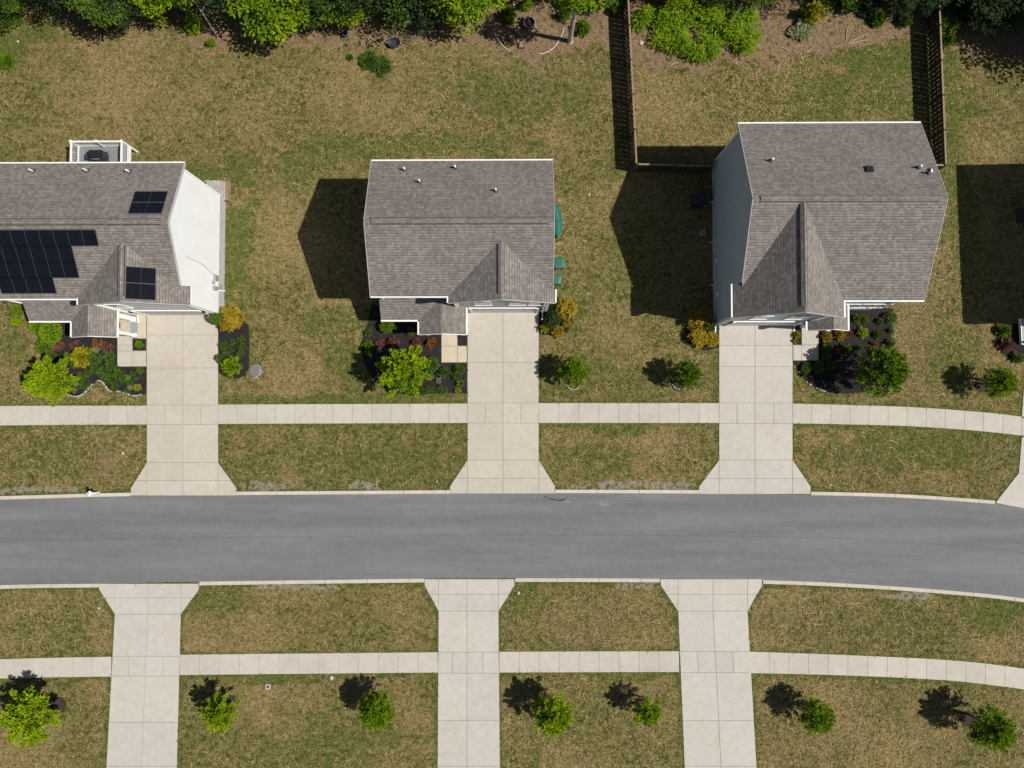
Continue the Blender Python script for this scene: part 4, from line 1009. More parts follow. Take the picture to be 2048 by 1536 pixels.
YOUNG = {}
def young_tree(kind):
    """lime, bright or green young street tree: trunk + crown, built once per kind"""
    sd, mat, nsh, lv, ll, lw, pr = dict(lime=(3, 'lime', 72, 84, .18, .10, .095), lime2=(31, 'lime', 54, 96, .18, .10, .09), bright=(11, 'bright', 96, 66, .18, .09, .095), bright2=(17, 'bright', 88, 66, .18, .09, .10), green=(23, 'green', 110, 56, .18, .10, .11))[kind]
    cb, limbs = plume_crown(sd, 1.0, 1.15, nsh, lv, ll * .62, lw * .62, pr)
    z0 = 1.25
    root = empty('young_tree', (0, 0, 0), 'x', 'tree', 'young trees on the lawns and in the beds')
    trunk_mb(z0 + .35, .055, limbs[::4], z0).build('trunk', M['bark'], root, uv=False)
    cb.v = [(x, y, z + z0) for x, y, z in cb.v]; cb.build('crown', M[mat], root, uv=False)
    return root
TREES = [  # base pixel, crown radius in pixels (as seen), kind, label
    (150, 763, 47, 'lime', 'large lime-green young tree in the mulch bed of the solar-panel house'),
    (821, 746, 54, 'lime2', 'large open lime-green tree in the bed of the middle house, branches showing'),
    (1144, 745, 32, 'bright', 'young tree in a mulch ring just right of the middle driveway'),
    (1362, 752, 30, 'green', 'young tree in a mulch ring just left of the right-hand driveway'),
    (1722, 746, 51, 'green', 'large darker green round tree in the bed of the blue-grey house'),
    (1963, 768, 34, 'bright2', 'young tree beside a mulch ring near the right edge, north of the street'),
    (100, 1406, 57, 'lime', 'big lime-green tree at the lower left corner, south of the street'),
    (464, 1402, 37, 'lime2', 'young lime tree right of the lower left driveway'),
    (764, 1396, 38, 'bright', 'young tree on the lower lawn just left of the middle lower driveway'),
    (1102, 1401, 41, 'lime', 'spiky young lime tree just right of the middle lower driveway'),
    (1286, 1401, 30, 'lime2', 'smallest young tree of the lower lawns, left of the lower right driveway'),
    (1610, 1408, 36, 'bright2', 'young tree on the lower lawn right of the lower right driveway'),
    (1938, 1428, 44, 'bright2', 'round young tree beside a mulch ring in the lower right corner'),
]
for i, (px, py, rp, kind, lab) in enumerate(TREES):
    if kind not in YOUNG: YOUNG[kind] = young_tree(kind); o = YOUNG[kind]
    else: o = copy_tree(YOUNG[kind], (0, 0, 0))
    rad = rp * MPP / 1.07; sz = rad * 1.0
    o.location = P(px, py) + Vector((0, 0, .02)); o.rotation_euler = (0, 0, i * 1.7); o.scale = (sz, sz, sz if sz > 1.3 else sz * .35 + .8 if sz > 1 else 1.05); o['label'] = lab
    if px == 100: o.scale.z *= .72

# shrubs and flowers: (x, y, radius px, height m, form, material, name, label)
G_BED = 'plants in the front beds'
PL = [
    (47, 622, 11, 1.3, 'plume', 'bright', 'shrub', 'thin yellow-green shrub near the left edge, above the other bed plants'),
    (44, 645, 10, 1.0, 'plume', 'lime', 'shrub', 'sparse shrub near the left edge with an orange tinge, below the thin one'),
    (78, 655, 12, .9, 'plume', 'bright', 'shrub', 'feathery bright green shrub left of the clipped block'),
    (113, 664, 22, 1.3, 'ball', 'bright', 'clipped_shrub', 'broad clipped bright green shrub below the left porch roof'),
    (95, 694, 14, .7, 'ball', 'green', 'shrub', 'mid-green shrub at the left rim of the solar-panel house bed'),
    (107, 712, 9, .5, 'ball', 'bed', 'shrub', 'dull dark shrub above the large lime tree at the far left'),
    (121, 691, 12, .6, 'plume', 'red', 'red_shrub', 'red-leaved shrub right below the broad clipped green shrub'),
    (157, 686, 6, .35, 'plume', 'red', 'red_shrub', 'tiny red-leaved shrub under the left porch gable'),
    (146, 692, 5, .3, 'plume', 'red', 'red_shrub', 'tiny dark red sprout between two red shrubs of the left bed'),
    (197, 688, 10, .5, 'plume', 'orange', 'orange_shrub', 'orange and green shrub under the left porch corner'),
    (216, 695, 12, .6, 'plume', 'red', 'red_shrub', 'dark red shrub beside the left front walk'),
    (138, 715, 9, .6, 'plume', 'bright', 'shrub', 'small bright green plant left of the yellow shrub'),
    (170, 714, 21, .9, 'plume', 'yellow', 'yellow_shrub', 'bright yellow spiky shrub in the middle of the left bed'),
    (155, 728, 8, .4, 'ball', 'green', 'perennial', 'small green plant at the lower left of the yellow shrub'),
    (196, 716, 12, .5, 'ball', 'bed', 'perennial', 'dull green plant touching the right of the yellow shrub'),
    (196, 700, 8, .4, 'plume', 'flower', 'perennial', 'pale greyish plant above the dull green one in the left bed'),
    (221, 715, 12, .5, 'plume', 'bed', 'perennial', 'green plant at the left front walk, below the dark red shrub'),
    (225, 730, 12, .5, 'plume', 'bed', 'perennial', 'green plant at the lower left corner of the left front walk'),
    (193, 739, 10, .5, 'plume', 'bed', 'perennial', 'green plant below right of the yellow shrub'),
    (208, 744, 12, .5, 'plume', 'bed', 'perennial', 'larger green plant in the middle of the left bed above the white edging'),
    (179, 746, 9, .4, 'plume', 'bed', 'perennial', 'green plant left of the edging bend in the left bed'),
    (166, 752, 9, .4, 'plume', 'bed', 'perennial', 'dark green plant right of the large lime tree mulch ring'),
    (172, 769, 10, .4, 'plume', 'bed', 'perennial', 'dark green plant inside the lower left edging curve'),
    (226, 757, 12, .5, 'plume', 'bed', 'perennial', 'green plant just inside the wavy edging'),
    (238, 745, 9, .4, 'plume', 'green', 'perennial', 'bright plant below the left front walk'),
    (250, 757, 9, .4, 'ball', 'bed', 'perennial', 'round green plant left of the largest strap-leaved one'),
    (267, 756, 16, .6, 'spray', 'bed', 'strap_plant', 'large strap-leaved plant near the left driveway'),
    (282, 741, 8, .4, 'plume', 'green', 'perennial', 'small green plant between left front walk and driveway'),
    (232, 773, 8, .4, 'plume', 'bed', 'perennial', 'small green plant at the edging, below the wavy bend'),
    (256, 782, 7, .3, 'plume', 'bed', 'perennial', 'small green plant on the lowest part of the left bed'),
    (264, 774, 6, .3, 'plume', 'flower', 'perennial', 'tiny pale flowering plant left of the yellow one'),
    (277, 775, 8, .4, 'plume', 'yellow', 'perennial', 'small yellow-green plant at the lower right of the left bed'),
    (280, 689, 8, .4, 'plume', 'bright', 'perennial', 'light green plant alone in the square bed of the left walk'),
    (468, 638, 30, 1.3, 'ball', 'gold', 'golden_shrub', 'big golden shrub at the front corner of the solar-panel house'),
    (446, 640, 13, 1.5, 'ball', 'green', 'evergreen_shrub', 'green shrub leaning on the big golden one at the left driveway'),
    (448, 692, 9, .4, 'plume', 'bed', 'perennial', 'green plant in the narrow bed, beside the driveway'),
    (456, 702, 10, .45, 'plume', 'bed', 'perennial', 'green plant in the middle of the narrow bed'),
    (467, 684, 7, .4, 'plume', 'bed', 'perennial', 'small plant below the big golden shrub'),
    (484, 678, 8, .4, 'plume', 'bed', 'perennial', 'plant at the upper right of the narrow bed'),
    (486, 695, 9, .45, 'plume', 'bed', 'perennial', 'green plant at the right rim of the narrow bed'),
    (483, 708, 8, .4, 'plume', 'bed', 'perennial', 'green plant right above the bright shrub of the narrow bed'),
    (443, 718, 9, .4, 'ball', 'bed', 'perennial', 'dull green plant at the left rim of the narrow bed'),
    (467, 734, 19, .8, 'plume', 'bright', 'shrub', 'bright green spiky shrub at the lower end of the narrow bed'),
    # middle house
    (775, 655, 13, .9, 'ball', 'green', 'clipped_shrub', 'round clipped green ball below the middle porch roof'),
    (794, 657, 6, .6, 'plume', 'green', 'perennial', 'thin green plant right of the clipped ball'),
    (822, 664, 8, .5, 'ball', 'bed', 'shrub', 'dark shrub in the shade of the middle porch'),
    (738, 666, 8, .5, 'plume', 'bed', 'perennial', 'straggly plant at the upper left of the middle bed'),
    (762, 687, 10, .5, 'plume', 'red', 'red_shrub', 'leftmost of the four red shrubs in the middle bed'),
    (788, 685, 11, .55, 'plume', 'red', 'red_shrub', 'second red shrub from the left in the middle bed'),
    (833, 687, 10, .5, 'plume', 'red', 'red_shrub', 'third red shrub from the left in the middle bed'),
    (863, 687, 11, .55, 'plume', 'orange', 'red_shrub', 'orange-brown shrub at the right end of the red row'),
    (737, 690, 10, .5, 'plume', 'green', 'perennial', 'upper of two green plants at the left rim of the middle bed'),
    (740, 703, 10, .5, 'plume', 'green', 'perennial', 'lower of two green plants at the left rim of the middle bed'),
    (865, 727, 14, .5, 'ball', 'bed', 'perennial', 'broad green plant right of the open lime-green tree'),
    (858, 746, 9, .4, 'spray', 'green', 'perennial', 'light ring-shaped plant touching the open lime-green tree'),
    (888, 746, 12, .5, 'plume', 'bed', 'perennial', 'green star-shaped plant below the middle front walk'),
    (863, 755, 5, .3, 'plume', 'flower', 'perennial', 'tiny pale plant beside the ring-shaped one'),
    (877, 762, 6, .3, 'plume', 'flower', 'perennial', 'tiny pale plant below the star-shaped one'),
    (918, 738, 11, .5, 'plume', 'bed', 'perennial', 'uppermost green plant along the middle driveway'),
    (914, 752, 10, .45, 'plume', 'bed', 'perennial', 'middle green plant along the middle driveway'),
    (921, 767, 9, .4, 'spray', 'bed', 'perennial', 'lowest green plant along the middle driveway'),
    (916, 782, 7, .3, 'plume', 'yellow', 'perennial', 'small yellow flowering plant at the foot of the middle bed'),
    (840, 779, 10, .4, 'plume', 'bed', 'perennial', 'green plant at the lower edge, under the open lime tree'),
    (857, 779, 6, .35, 'ball', 'bed', 'perennial', 'small round plant in the lower row of the middle bed'),
    (870, 781, 7, .35, 'plume', 'bed', 'perennial', 'narrow plant in the lower row of the middle bed'),
    (886, 780, 9, .4, 'ball', 'bed', 'perennial', 'wide low plant at the right of the lower row'),
    (1131, 619, 22, 1.2, 'ball', 'gold', 'golden_shrub', 'golden shrub at the right corner of the middle house'),
    (1104, 641, 15, 1.3, 'ball', 'deep', 'evergreen_shrub', 'dark green shrub beside the middle garage'),
    (1089, 658, 10, .8, 'plume', 'yellow', 'golden_shrub', 'small yellow shrub at the driveway below the dark one'),
    (1114, 663, 13, .7, 'plume', 'gold', 'orange_shrub', 'orange-gold shrub below the dark green one'),
    (1134, 647, 10, .7, 'plume', 'gold', 'golden_shrub', 'gold tuft below the golden corner shrub'),
    # third house
    (1396, 644, 27, 1.3, 'ball', 'gold', 'golden_shrub', 'big golden-brown shrub at the left corner of the blue-grey house'),
    (1393, 677, 21, 1.0, 'ball', 'gold', 'golden_shrub', 'lower golden shrub under the big golden-brown one'),
    (1420, 680, 14, .9, 'ball', 'gold', 'orange_shrub', 'small golden shrub beside the right-hand driveway'),
    (1411, 657, 11, 1.6, 'ball', 'deep', 'evergreen_shrub', 'small dark green shrub ringed by golden ones'),
    (1710, 639, 9, .6, 'plume', 'green', 'shrub', 'left of two green shrubs under the front window'),
    (1726, 639, 8, .6, 'plume', 'green', 'shrub', 'right of two green shrubs under the front window'),
    (1757, 644, 8, .5, 'plume', 'bed', 'shrub', 'low green shrub below the right end of the front window'),
    (1776, 637, 10, .7, 'ball', 'bed', 'shrub', 'green shrub at the upper right corner of the right bed'),
    (1650, 674, 11, .6, 'plume', 'gold', 'golden_shrub', 'yellow-gold shrub right of the right-hand front walk'),
    (1677, 671, 11, .6, 'plume', 'gold', 'golden_shrub', 'orange-gold shrub under the right porch gable'),
    (1696, 669, 8, .4, 'plume', 'orange', 'red_shrub', 'red-brown shrub under the corner of the right porch'),
    (1722, 666, 11, .6, 'plume', 'lime', 'shrub', 'yellow-green star-shaped shrub in the middle of the right bed'),
    (1752, 671, 9, .5, 'plume', 'bed', 'shrub', 'dull green shrub in the right bed above the round tree'),
    (1778, 662, 6, .4, 'plume', 'bed', 'perennial', 'small plant at the right rim of the right bed'),
    (1776, 689, 10, .6, 'plume', 'bed', 'shrub', 'green shrub just above right of the round tree'),
    (1745, 690, 7, .5, 'plume', 'orange', 'orange_shrub', 'orange shrub peeping out above the round tree'),
    (1650, 696, 9, .5, 'ball', 'green', 'shrub', 'upper of two green balls right of the right front walk'),
    (1650, 713, 9, .5, 'ball', 'bed', 'shrub', 'lower of two green balls right of the right front walk'),
    (1689, 699, 11, .6, 'plume', 'green', 'shrub', 'bright feathery shrub left above the round tree'),
    (1716, 696, 7, .4, 'plume', 'bed', 'perennial', 'thin plant between feathery and orange shrubs'),
    (1671, 702, 7, .4, 'plume', 'orange', 'perennial', 'brownish plant between the green balls and feathery shrub'),
    (1612, 735, 10, .5, 'ball', 'bed', 'shrub', 'leftmost shaded shrub below the right front walk'),
    (1635, 737, 10, .5, 'ball', 'bed', 'shrub', 'middle shaded shrub below the right front walk'),
    (1659, 731, 10, .5, 'ball', 'bed', 'shrub', 'right shaded shrub below the right front walk, by the round tree'),
    (1607, 749, 7, .4, 'plume', 'bed', 'perennial', 'small plant at the curved rim of the right bed'),
    (1592, 671, 8, .5, 'plume', 'yellow', 'perennial', 'yellow plant in the square bed of the right front walk'),
    (1589, 683, 5, .3, 'plume', 'gold', 'perennial', 'gold tuft at the lower end of the right square bed'),
    (2008, 690, 14, .7, 'plume', 'red', 'red_shrub', 'dark red shrub beside the porch at the right edge'),
    (2002, 662, 14, .7, 'plume', 'green', 'shrub', 'green shrub in the shadow edge near the right edge'),
    (2030, 716, 12, .5, 'plume', 'bed', 'shrub', 'green shrub below the porch at the right edge'),
]
for i, (px, py, rp, h, form, mat, nm, lab) in enumerate(PL):
    r = rp * MPP
    if form == 'plume':
        n = int(12 + rp * 0.9); b, _ = plume_crown(100 + i, r * .95, h * .8, n, 22, max(.08, r * .34), max(.045, r * .17), r * .17, (5, 88))
    elif mat == 'gold' and rp > 17: b, _ = clump_crown(100 + i, r * .85, h, int(20 + rp), 60, .14, 1.0, .3)
    elif form == 'ball': b = ball_crown(100 + i, r, h, int(240 + rp * rp * 2.2), max(.08, min(.17, r * .28)), .28)
    else: b = spray(100 + i, r, h, 70, .03)
    o = b.build(nm, M[mat], uv=False); o.location = P(px, py) + Vector((0, 0, .04)); tag(o, lab, 'shrub' if 'shrub' in nm else 'plant', G_BED)
    
# edging stones
def edging(pxs, label, w=.09, mat='stone', gaps=.25, name='stone_edging', cat='edging'):
    pts = smooth_line(pxs, 6); b = MB(); r = random.Random(len(label))
    for (x0, y0), (x1, y1) in zip(pts, pts[1:]):
        a, e = P(x0, y0), P(x1, y1); L = (e - a).length; n = max(1, round(L / .28))
        for k in range(n):
            if r.random() < gaps: continue
            c_ = a.lerp(e, (k + .5) / n); b.box((c_.x + r.uniform(-.015, .015), c_.y, .06 + r.uniform(-.01, .01)), (L / n * .92, w * r.uniform(.7, 1.15), .12), math.atan2(e.y - a.y, e.x - a.x) + r.uniform(-.08, .08))
    o = b.build(name, M[mat], origin=P(*pxs[0])); return tag(o, label, cat)
edging([(138, 789), (149, 793), (160, 792), (172, 784), (181, 774), (189, 766)], 'pale stone edging curve below the large lime tree')
edging([(196, 761), (205, 763), (212, 772), (218, 780), (226, 783), (240, 783), (252, 786), (266, 791), (275, 791), (284, 789)], 'wavy pale stone edging in front of the left bed')
edging([(1598, 744), (1606, 757), (1618, 768), (1634, 777), (1650, 783)], 'dark and pale edging round the lower left of the right bed', .09, 'stone', .5)
edging([(507, 756), (515, 754), (521, 747), (521, 738), (516, 729)], 'pale edging half round the grey patch right of the narrow bed', .09)
edging([(1131, 768), (1138, 776), (1147, 779), (1156, 776), (1161, 769)], 'curved edging below the tree ring right of the middle driveway', .06, 'stone', .05)
edging([(1345, 769), (1350, 776), (1360, 779), (1371, 776), (1376, 768)], 'curved edging below the tree ring left of the right-hand driveway', .06, 'stone', .1)

# ------------------------------------------------------------------ back-yard fire pit and litter along the wood
def pipe_edge(pxs, label, r=.05, mat='stone'):
    pts = [P(x, y) + Vector((0, 0, .06)) for x, y in smooth_line(pxs, 5)]; b = MB(); b.tube(pts, [r] * len(pts), 7)
    return tag(b.build('curved_edging', M[mat], origin=pts[0]), label, 'edging', 'curved edging pieces round the fire pit')
pipe_edge([(987, 64), (996, 80), (1007, 94), (1021, 104)], 'pale curved edging on the left of the fire pit clearing')
pipe_edge([(1078, 109), (1094, 105), (1109, 94), (1118, 80), (1125, 66), (1127, 56)], 'pale curved edging on the right of the fire pit clearing')
pipe_edge([(1008, 30), (1012, 18), (1022, 13), (1036, 7)], 'pale curved edging behind the fire pit, at the wood', .045)
pipe_edge([(1096, 8), (1104, 17), (1114, 33)], 'grey curved edging above the fire pit, right side', .045)
c = P(1059, 51); fp = empty('fire_pit', c, 'round dark metal fire pit in the clearing by the wood', 'fire pit')
b = MB(); b.lathe(c, [(.30, .0), (.34, .1), (.37, .42), (.42, .44), (.42, .47), (.35, .47), (.31, .12), (.0, .10)], 24); b.build('bowl', M['dark'], fp, smooth=False)
b = MB(); b.lathe(c, [(.0, .13), (.30, .12), (.34, .2), (.0, .24)], 18); b.build('ash', M['ring_soil'], fp)
b = MB(); b.lathe(c, [(.425, .455), (.45, .47), (.45, .49), (.40, .49), (.40, .475)], 24); b.build('rim', M['steel'], fp)
for x, y, r, lab in ((1023, 77, .24, 'dark round stump beside the fire pit'), (1034, 66, .2, 'smaller dark stump between fire pit and large stump')):
    c = P(x, y); st = empty('tree_stump', c, lab, 'stump', 'stumps by the fire pit'); b = MB(); b.lathe(c, [(r * 1.25, 0), (r * 1.05, .12), (r, .34)], 14); b.build('bark', M['bark'], st); b = MB(); b.lathe(c, [(r, .34), (r * .6, .345), (0, .35)], 14); b.build('cut_face', M['rust_wood'], st)
c = P(1043, 92); ch = empty('folding_chair', c, 'small dark folded chair lying by the fire pit', 'chair'); b = MB()
for s in (-1, 1): b.bar((c.x + s * .22, c.y - .2, .06), (c.x + s * .12, c.y + .3, .3), .05)
b.bar((c.x - .22, c.y - .2, .06), (c.x + .22, c.y - .2, .06), .05); b.build('frame', M['black'], ch)
b = MB(); b.slab([(c.x - .2, c.y - .15, .1), (c.x + .2, c.y - .15, .1), (c.x + .13, c.y + .2, .26), (c.x - .13, c.y + .2, .26)], .02); b.build('seat', M['rust_wood'], ch)
c = P(789, 89); tb = empty('metal_tub', c, 'shiny grey metal tub lying at the edge of the wood', 'tub'); b = MB()
pr = [(.28, 0), (.36, .3), (.40, .31), (.40, .34), (.35, .33), (.27, .05), (0, .04)]
b.lathe(c, pr, 20); b.v = [(c.x + (x - c.x) * 1.25, y, z) for x, y, z in b.v]; b.build('body', M['zinc'], tb)
b = MB()
for s in (-1, 1): b.tube([(c.x + s * .48, c.y - .1, .3), (c.x + s * .58, c.y, .34), (c.x + s * .48, c.y + .1, .3)], [.018] * 3, 6)
b.build('handle', M['steel'], tb)
c = P(693, 72); bk = empty('bucket', c, 'dark blue bucket at the edge of the wood', 'bucket'); b = MB(); b.lathe(c, [(.14, 0), (.19, .4), (.205, .4), (.205, .43), (.175, .43), (.13, .04), (0, .03)], 16); b.build('body', M['navy'], bk)
b = MB(); b.tube([(c.x + .19 * math.cos(a), c.y - .05 - .19 * math.sin(a), .42) for a in [k * math.pi / 8 for k in range(9)]], [.01] * 9, 5); b.build('handle', M['steel'], bk)
# leaning bare poles
def pole(a, e, h, r, label, mat='pale_bark'):
    A = P(*a); E = P(e[0], e[1], h); b = MB(); b.tube([A, A.lerp(E, .5) + Vector((.03, 0, 0)), E], [r, r * .8, r * .45], 8); k = A.lerp(E, .62); b.cone(k, k + Vector((.5, .3, .5)), r * .3, .01, 5)
    return tag(b.build('bare_trunk', M[mat], origin=A), label, 'trunk', 'bare trunks at the edge of the wood')
pole((430, 66), (385, -3), 4.2, .075, 'pale bare trunk rising out of the wood at the upper left')
pole((1448, 62), (1484, 8), 2.6, .06, 'thin pale bare trunk above the bright undergrowth')
pole((1850, 28), (1880, -8), 2.0, .05, 'thin grey bare branch at the top of the right fence', 'bark')
r_ = random.Random(5)
for k, (x, y, a, L, lab) in enumerate(((1694, 66, 80, 1.5, 'upright dry branch on the bare earth behind the blue-grey house'), (1716, 78, 25, 1.7, 'slanting dry branch on the bare earth, ending near the upright one'), (1722, 84, 10, 1.4, 'lowest dry branch on the bare earth, nearly level'), (1570, 100, -30, .8, 'short dry branch on the litter below the thin bare trunk'), (1350, 128, 20, .7, 'bleached dry branch below the bright undergrowth'))):
    c = P(x, y); d = Vector((math.cos(R(a)), math.sin(R(a)), .02)); s = Vector((-d.y, d.x, 0)); b = MB()
    b.tube([c - d * L / 2 + Vector((0, 0, .05)), c + s * .06 + Vector((0, 0, .07)), c + d * L / 2 + Vector((0, 0, .05))], [.035, .03, .012], 6); q = c + d * L * .1; b.cone(q + Vector((0, 0, .06)), q + d * .35 + s * .2 + Vector((0, 0, .09)), .02, .008, 5)
    tag(b.build('fallen_branch', M['stick'], origin=c), lab, 'branch', 'dry branches on the bare earth')

# ------------------------------------------------------------------ wood along the top edge
def wood_tree(kind):
    sd, mat, Rr, H, ncl, lv, ls = dict(a=(41, 'wood_a', 2.5, 4.6, 44, 100, .27), b=(42, 'wood_b', 2.6, 5.2, 44, 100, .25), c=(43, 'wood_c', 2.6, 6.0, 48, 95, .24), d=(44, 'wood_a', 2.1, 3.8, 36, 100, .26))[kind]
    root = empty('woodland_tree', (0, 0, 0), 'x', 'tree', 'trees of the wood behind the gardens')
    cb, cs = clump_crown(sd, Rr, H, ncl, lv, ls); z0 = dict(a=.9, b=1.2, c=1.4, d=.7)[kind]
    cb.v = [(x, y, z + z0) for x, y, z in cb.v]
    tb = MB(); tb.tube([(0, 0, -.1), (.05, 0, z0 * .6 + .5), (0, .05, z0 + H * .7)], [.17, .13, .05], 8)
    for c_ in cs[::3]: tb.cone((0, 0, z0 + max(.1, c_.z * .45)), (c_.x * .9, c_.y * .9, z0 + c_.z), .05, .015, 5, False)
    tb.build('trunk', M['bark'], root, uv=False); cb.build('crown', M[mat], root, uv=False); return root
WT = {}
WOOD = [  # base pixel, scale, kind, label
    (5, 30, .8, 'c', 'dark tree in the upper left corner'), (52, 8, .55, 'b', 'small tree right of the upper left corner tree'),
    (165, 12, .75, 'c', 'dark tree right of the grassy gap at the upper left'), (205, -30, 1.0, 'b', 'taller tree behind the dark one at the upper left'),
    (250, 22, .85, 'b', 'mid-green tree left of the pale bare trunk'), (300, -25, 1.0, 'c', 'dark tree behind the mid-green one, left of the bare trunk'),
    (345, 18, .7, 'a', 'light green tree touching the pale bare trunk'), (400, -20, 1.0, 'a', 'light tree right behind the pale bare trunk'),
    (458, 20, .8, 'c', 'dark tree just right of the pale bare trunk'), (500, -18, .9, 'b', 'mid-green tree behind the brightest tree'),
    (566, 42, .95, 'a', 'brightest yellow-green tree at the wood edge, left of the tub'), (622, 22, .8, 'b', 'grey-green feathery tree right of the brightest tree'),
    (672, -25, 1.0, 'c', 'dark tree above the blue bucket'), (706, 28, .6, 'a', 'small bright tree at the blue bucket'),
    (745, 15, .8, 'c', 'dark tree between bucket and tub'), (800, 22, .85, 'b', 'grey-green tree right above the metal tub'),
    (850, -20, 1.0, 'c', 'dark tree behind the tub, further right'), (876, 20, .75, 'c', 'shaded tree right of the metal tub'), (944, 28, .9, 'a', 'bright tree left of the fire pit clearing'), (905, -30, 1.0, 'b', 'tree behind the bright one left of the fire pit'),
    (1075, -30, .8, 'b', 'tree behind the fire pit clearing'), (1143, 2, .5, 'd', 'small light tree above the tall grey trunk by the fire pit'), (1205, -25, .85, 'b', 'tree behind the fence end, right of the fire pit'),
    (1300, -25, .75, 'b', 'tree at the top, just right of the left fence'), (1385, -18, .7, 'a', 'bright tree above the undergrowth, right of the left fence'), (1440, -30, .85, 'c', 'dark tree above the thin bare trunk'), (1500, 0, .6, 'b', 'tree right of the thin bare trunk'), (1560, -15, .7, 'c', 'dark tree left of the yellow-green sapling'),
    (1680, -35, .8, 'b', 'tree beyond the bare earth behind the blue-grey house'), (1760, -12, .8, 'c', 'dark tree left of the right fence'), (1815, -30, .9, 'c', 'dark tree against the right fence, inside'),
    (1915, -10, 1.0, 'c', 'dark tree just right of the right fence'), (1985, -15, 1.15, 'c', 'big dark tree in the upper right corner, left one'), (2050, 10, 1.2, 'c', 'big dark tree cut by the right edge at the top'), (2030, -60, 1.3, 'b', 'tall tree behind the upper right corner trees'),
    (120, -70, 1.0, 'c', 'dark tree at the top of the grassy gap, mostly above the frame'), (520, -75, 1.1, 'c', 'dark tree far behind the brightest tree'), (760, -70, 1.1, 'b', 'tree far behind the metal tub'), (640, 40, .5, 'b', 'low tree between the brightest tree and the blue bucket'), (840, 40, .55, 'c', 'low dark tree right of the metal tub'), (275, 35, .55, 'c', 'low dark tree in front of the mid-green one at the upper left'), (2075, -15, 1.4, 'c', 'tall dark tree at the top of the right edge'), (2012, 18, .85, 'c', 'shaded tree below the upper right corner trees'), (1345, -8, .6, 'a', 'bright tree over the left part of the undergrowth'), (1418, -2, .5, 'b', 'small tree just left of the thin bare trunk'), (1660, -8, .62, 'b', 'mid-green tree at the top, right of the yellow-green sapling'), (1785, 16, .5, 'c', 'low dark tree at the right end of the bare earth'), (1836, 18, .5, 'c', 'low dark tree touching the right fence from inside'), (1098, -12, .5, 'b', 'small tree above the fire pit, behind the grey edging'), (1198, 2, .5, 'b', 'small tree between the tall grey trunk and the left fence'), (1036, -18, .5, 'a', 'small bright tree above the fire pit'), (1700, -14, .5, 'c', 'small dark tree at the top above the dry branches'), (1942, 42, .62, 'c', 'low shaded tree a little right of the right fence'), (2000, 48, .62, 'c', 'low shaded tree under the corner trees, further right'), (2132, 100, 1.3, 'c', 'dark tree beyond the right edge, nearest the house'), (2125, 35, 1.35, 'c', 'tall dark tree beyond the right edge, shading the lawn corner'), (2090, 75, .95, 'c', 'dark tree just beyond the right edge, lower one'), (1950, 25, .75, 'c', 'shaded tree between right fence and the corner trees'),
]
for i, (px, py, sc, kind, lab) in enumerate(WOOD):
    if kind not in WT: WT[kind] = wood_tree(kind); o = WT[kind]
    else: o = copy_tree(WT[kind], (0, 0, 0))
    if px < 1000: sc *= 1.16
    o.location = P(px, py); o.rotation_euler = (0, 0, i * 2.1); o.scale = (sc, sc, sc * rnd.uniform(.8, .98)); o['label'] = lab
# tall slim tree by the fire pit: its trunk shows, its crown is above the frame
A = P(1140, 83); E = A + Vector((.1, .1, 7.0)); b = MB(); b.tube([A - Vector((0, 0, .05)), A + Vector((0, 0, .15)), A.lerp(E, .5), E], [.26, .18, .14, .09], 9)
lt = empty('slim_tree', A, 'tall tree with a bare grey trunk by the fire pit clearing', 'tree'); b.build('trunk', M['pale_bark'], lt, uv=False)
cb, _ = clump_crown(77, 1.5, 3.4, 22, 80, .22); cb.v = [(x + E.x, y + E.y, z + 4.6) for x, y, z in cb.v]; cb.build('crown', M['wood_a'], lt, uv=False)
# undergrowth shrubs
UG = [(1017, 36, 16, 1.0, 'green', 'round green shrub left of the fire pit'), (1125, 36, 12, .8, 'bed', 'dark shrub left of the tall grey trunk'), (1164, 62, 15, .9, 'green', 'bright round shrub right of the tall grey trunk'),
      (1052, 14, 12, .8, 'bright', 'small bright shrub behind the fire pit'), (1232, 22, 14, .9, 'green', 'green shrub at the left fence, outside'),
      (425, 90, 9, .6, 'bright', 'small bright sapling in the earth below the pale bare trunk'), (395, 52, 18, 1.0, 'wood_a', 'yellow-green spray left of the pale bare trunk foot'), (385, 62, 10, .5, 'lime', 'yellowish low plant beside the pale bare trunk'),
      (738, 124, 19, .14, 'bed', 'dark green weed patch in the grass below the bucket'), (764, 134, 19, .14, 'bed', 'dark green weed patch in the grass below the tub'), (700, 116, 6, .15, 'bed', 'small weed left of the grass weed patches'),
      (30, 30, 26, 1.2, 'wood_b', 'green bush in the upper left corner'), (8, 52, 22, 1.0, 'wood_b', 'lower green bush cut by the left edge'), (15, 125, 16, .12, 'green', 'green weed streak in the lawn near the left edge'),
      (1618, 38, 18, 1.6, 'yellow', 'yellow-green sapling on the bare earth'), (1600, 62, 20, .5, 'flower', 'greyish dead shrub below the yellow-green sapling'), (1640, 12, 24, 1.2, 'wood_b', 'green bush above the bare earth'),
      (1752, 42, 15, .8, 'green', 'bright green plant at the right end of the bare earth'), (1735, 22, 20, 1.0, 'wood_c', 'blue-green shrub above the bright green plant'), (1805, 45, 14, .7, 'wood_b', 'green shrub left of the right fence'), (1690, 12, 22, 1.0, 'wood_b', 'dull bush at the top, middle of the bare earth'),
      (1888, 60, 22, 1.1, 'green', 'leafy shrub outside the right fence, upper'), (1893, 84, 13, .7, 'green', 'leafy shrub outside the right fence, lower'), (1925, 30, 34, 1.4, 'wood_c', 'dark shrub under the upper right trees')]
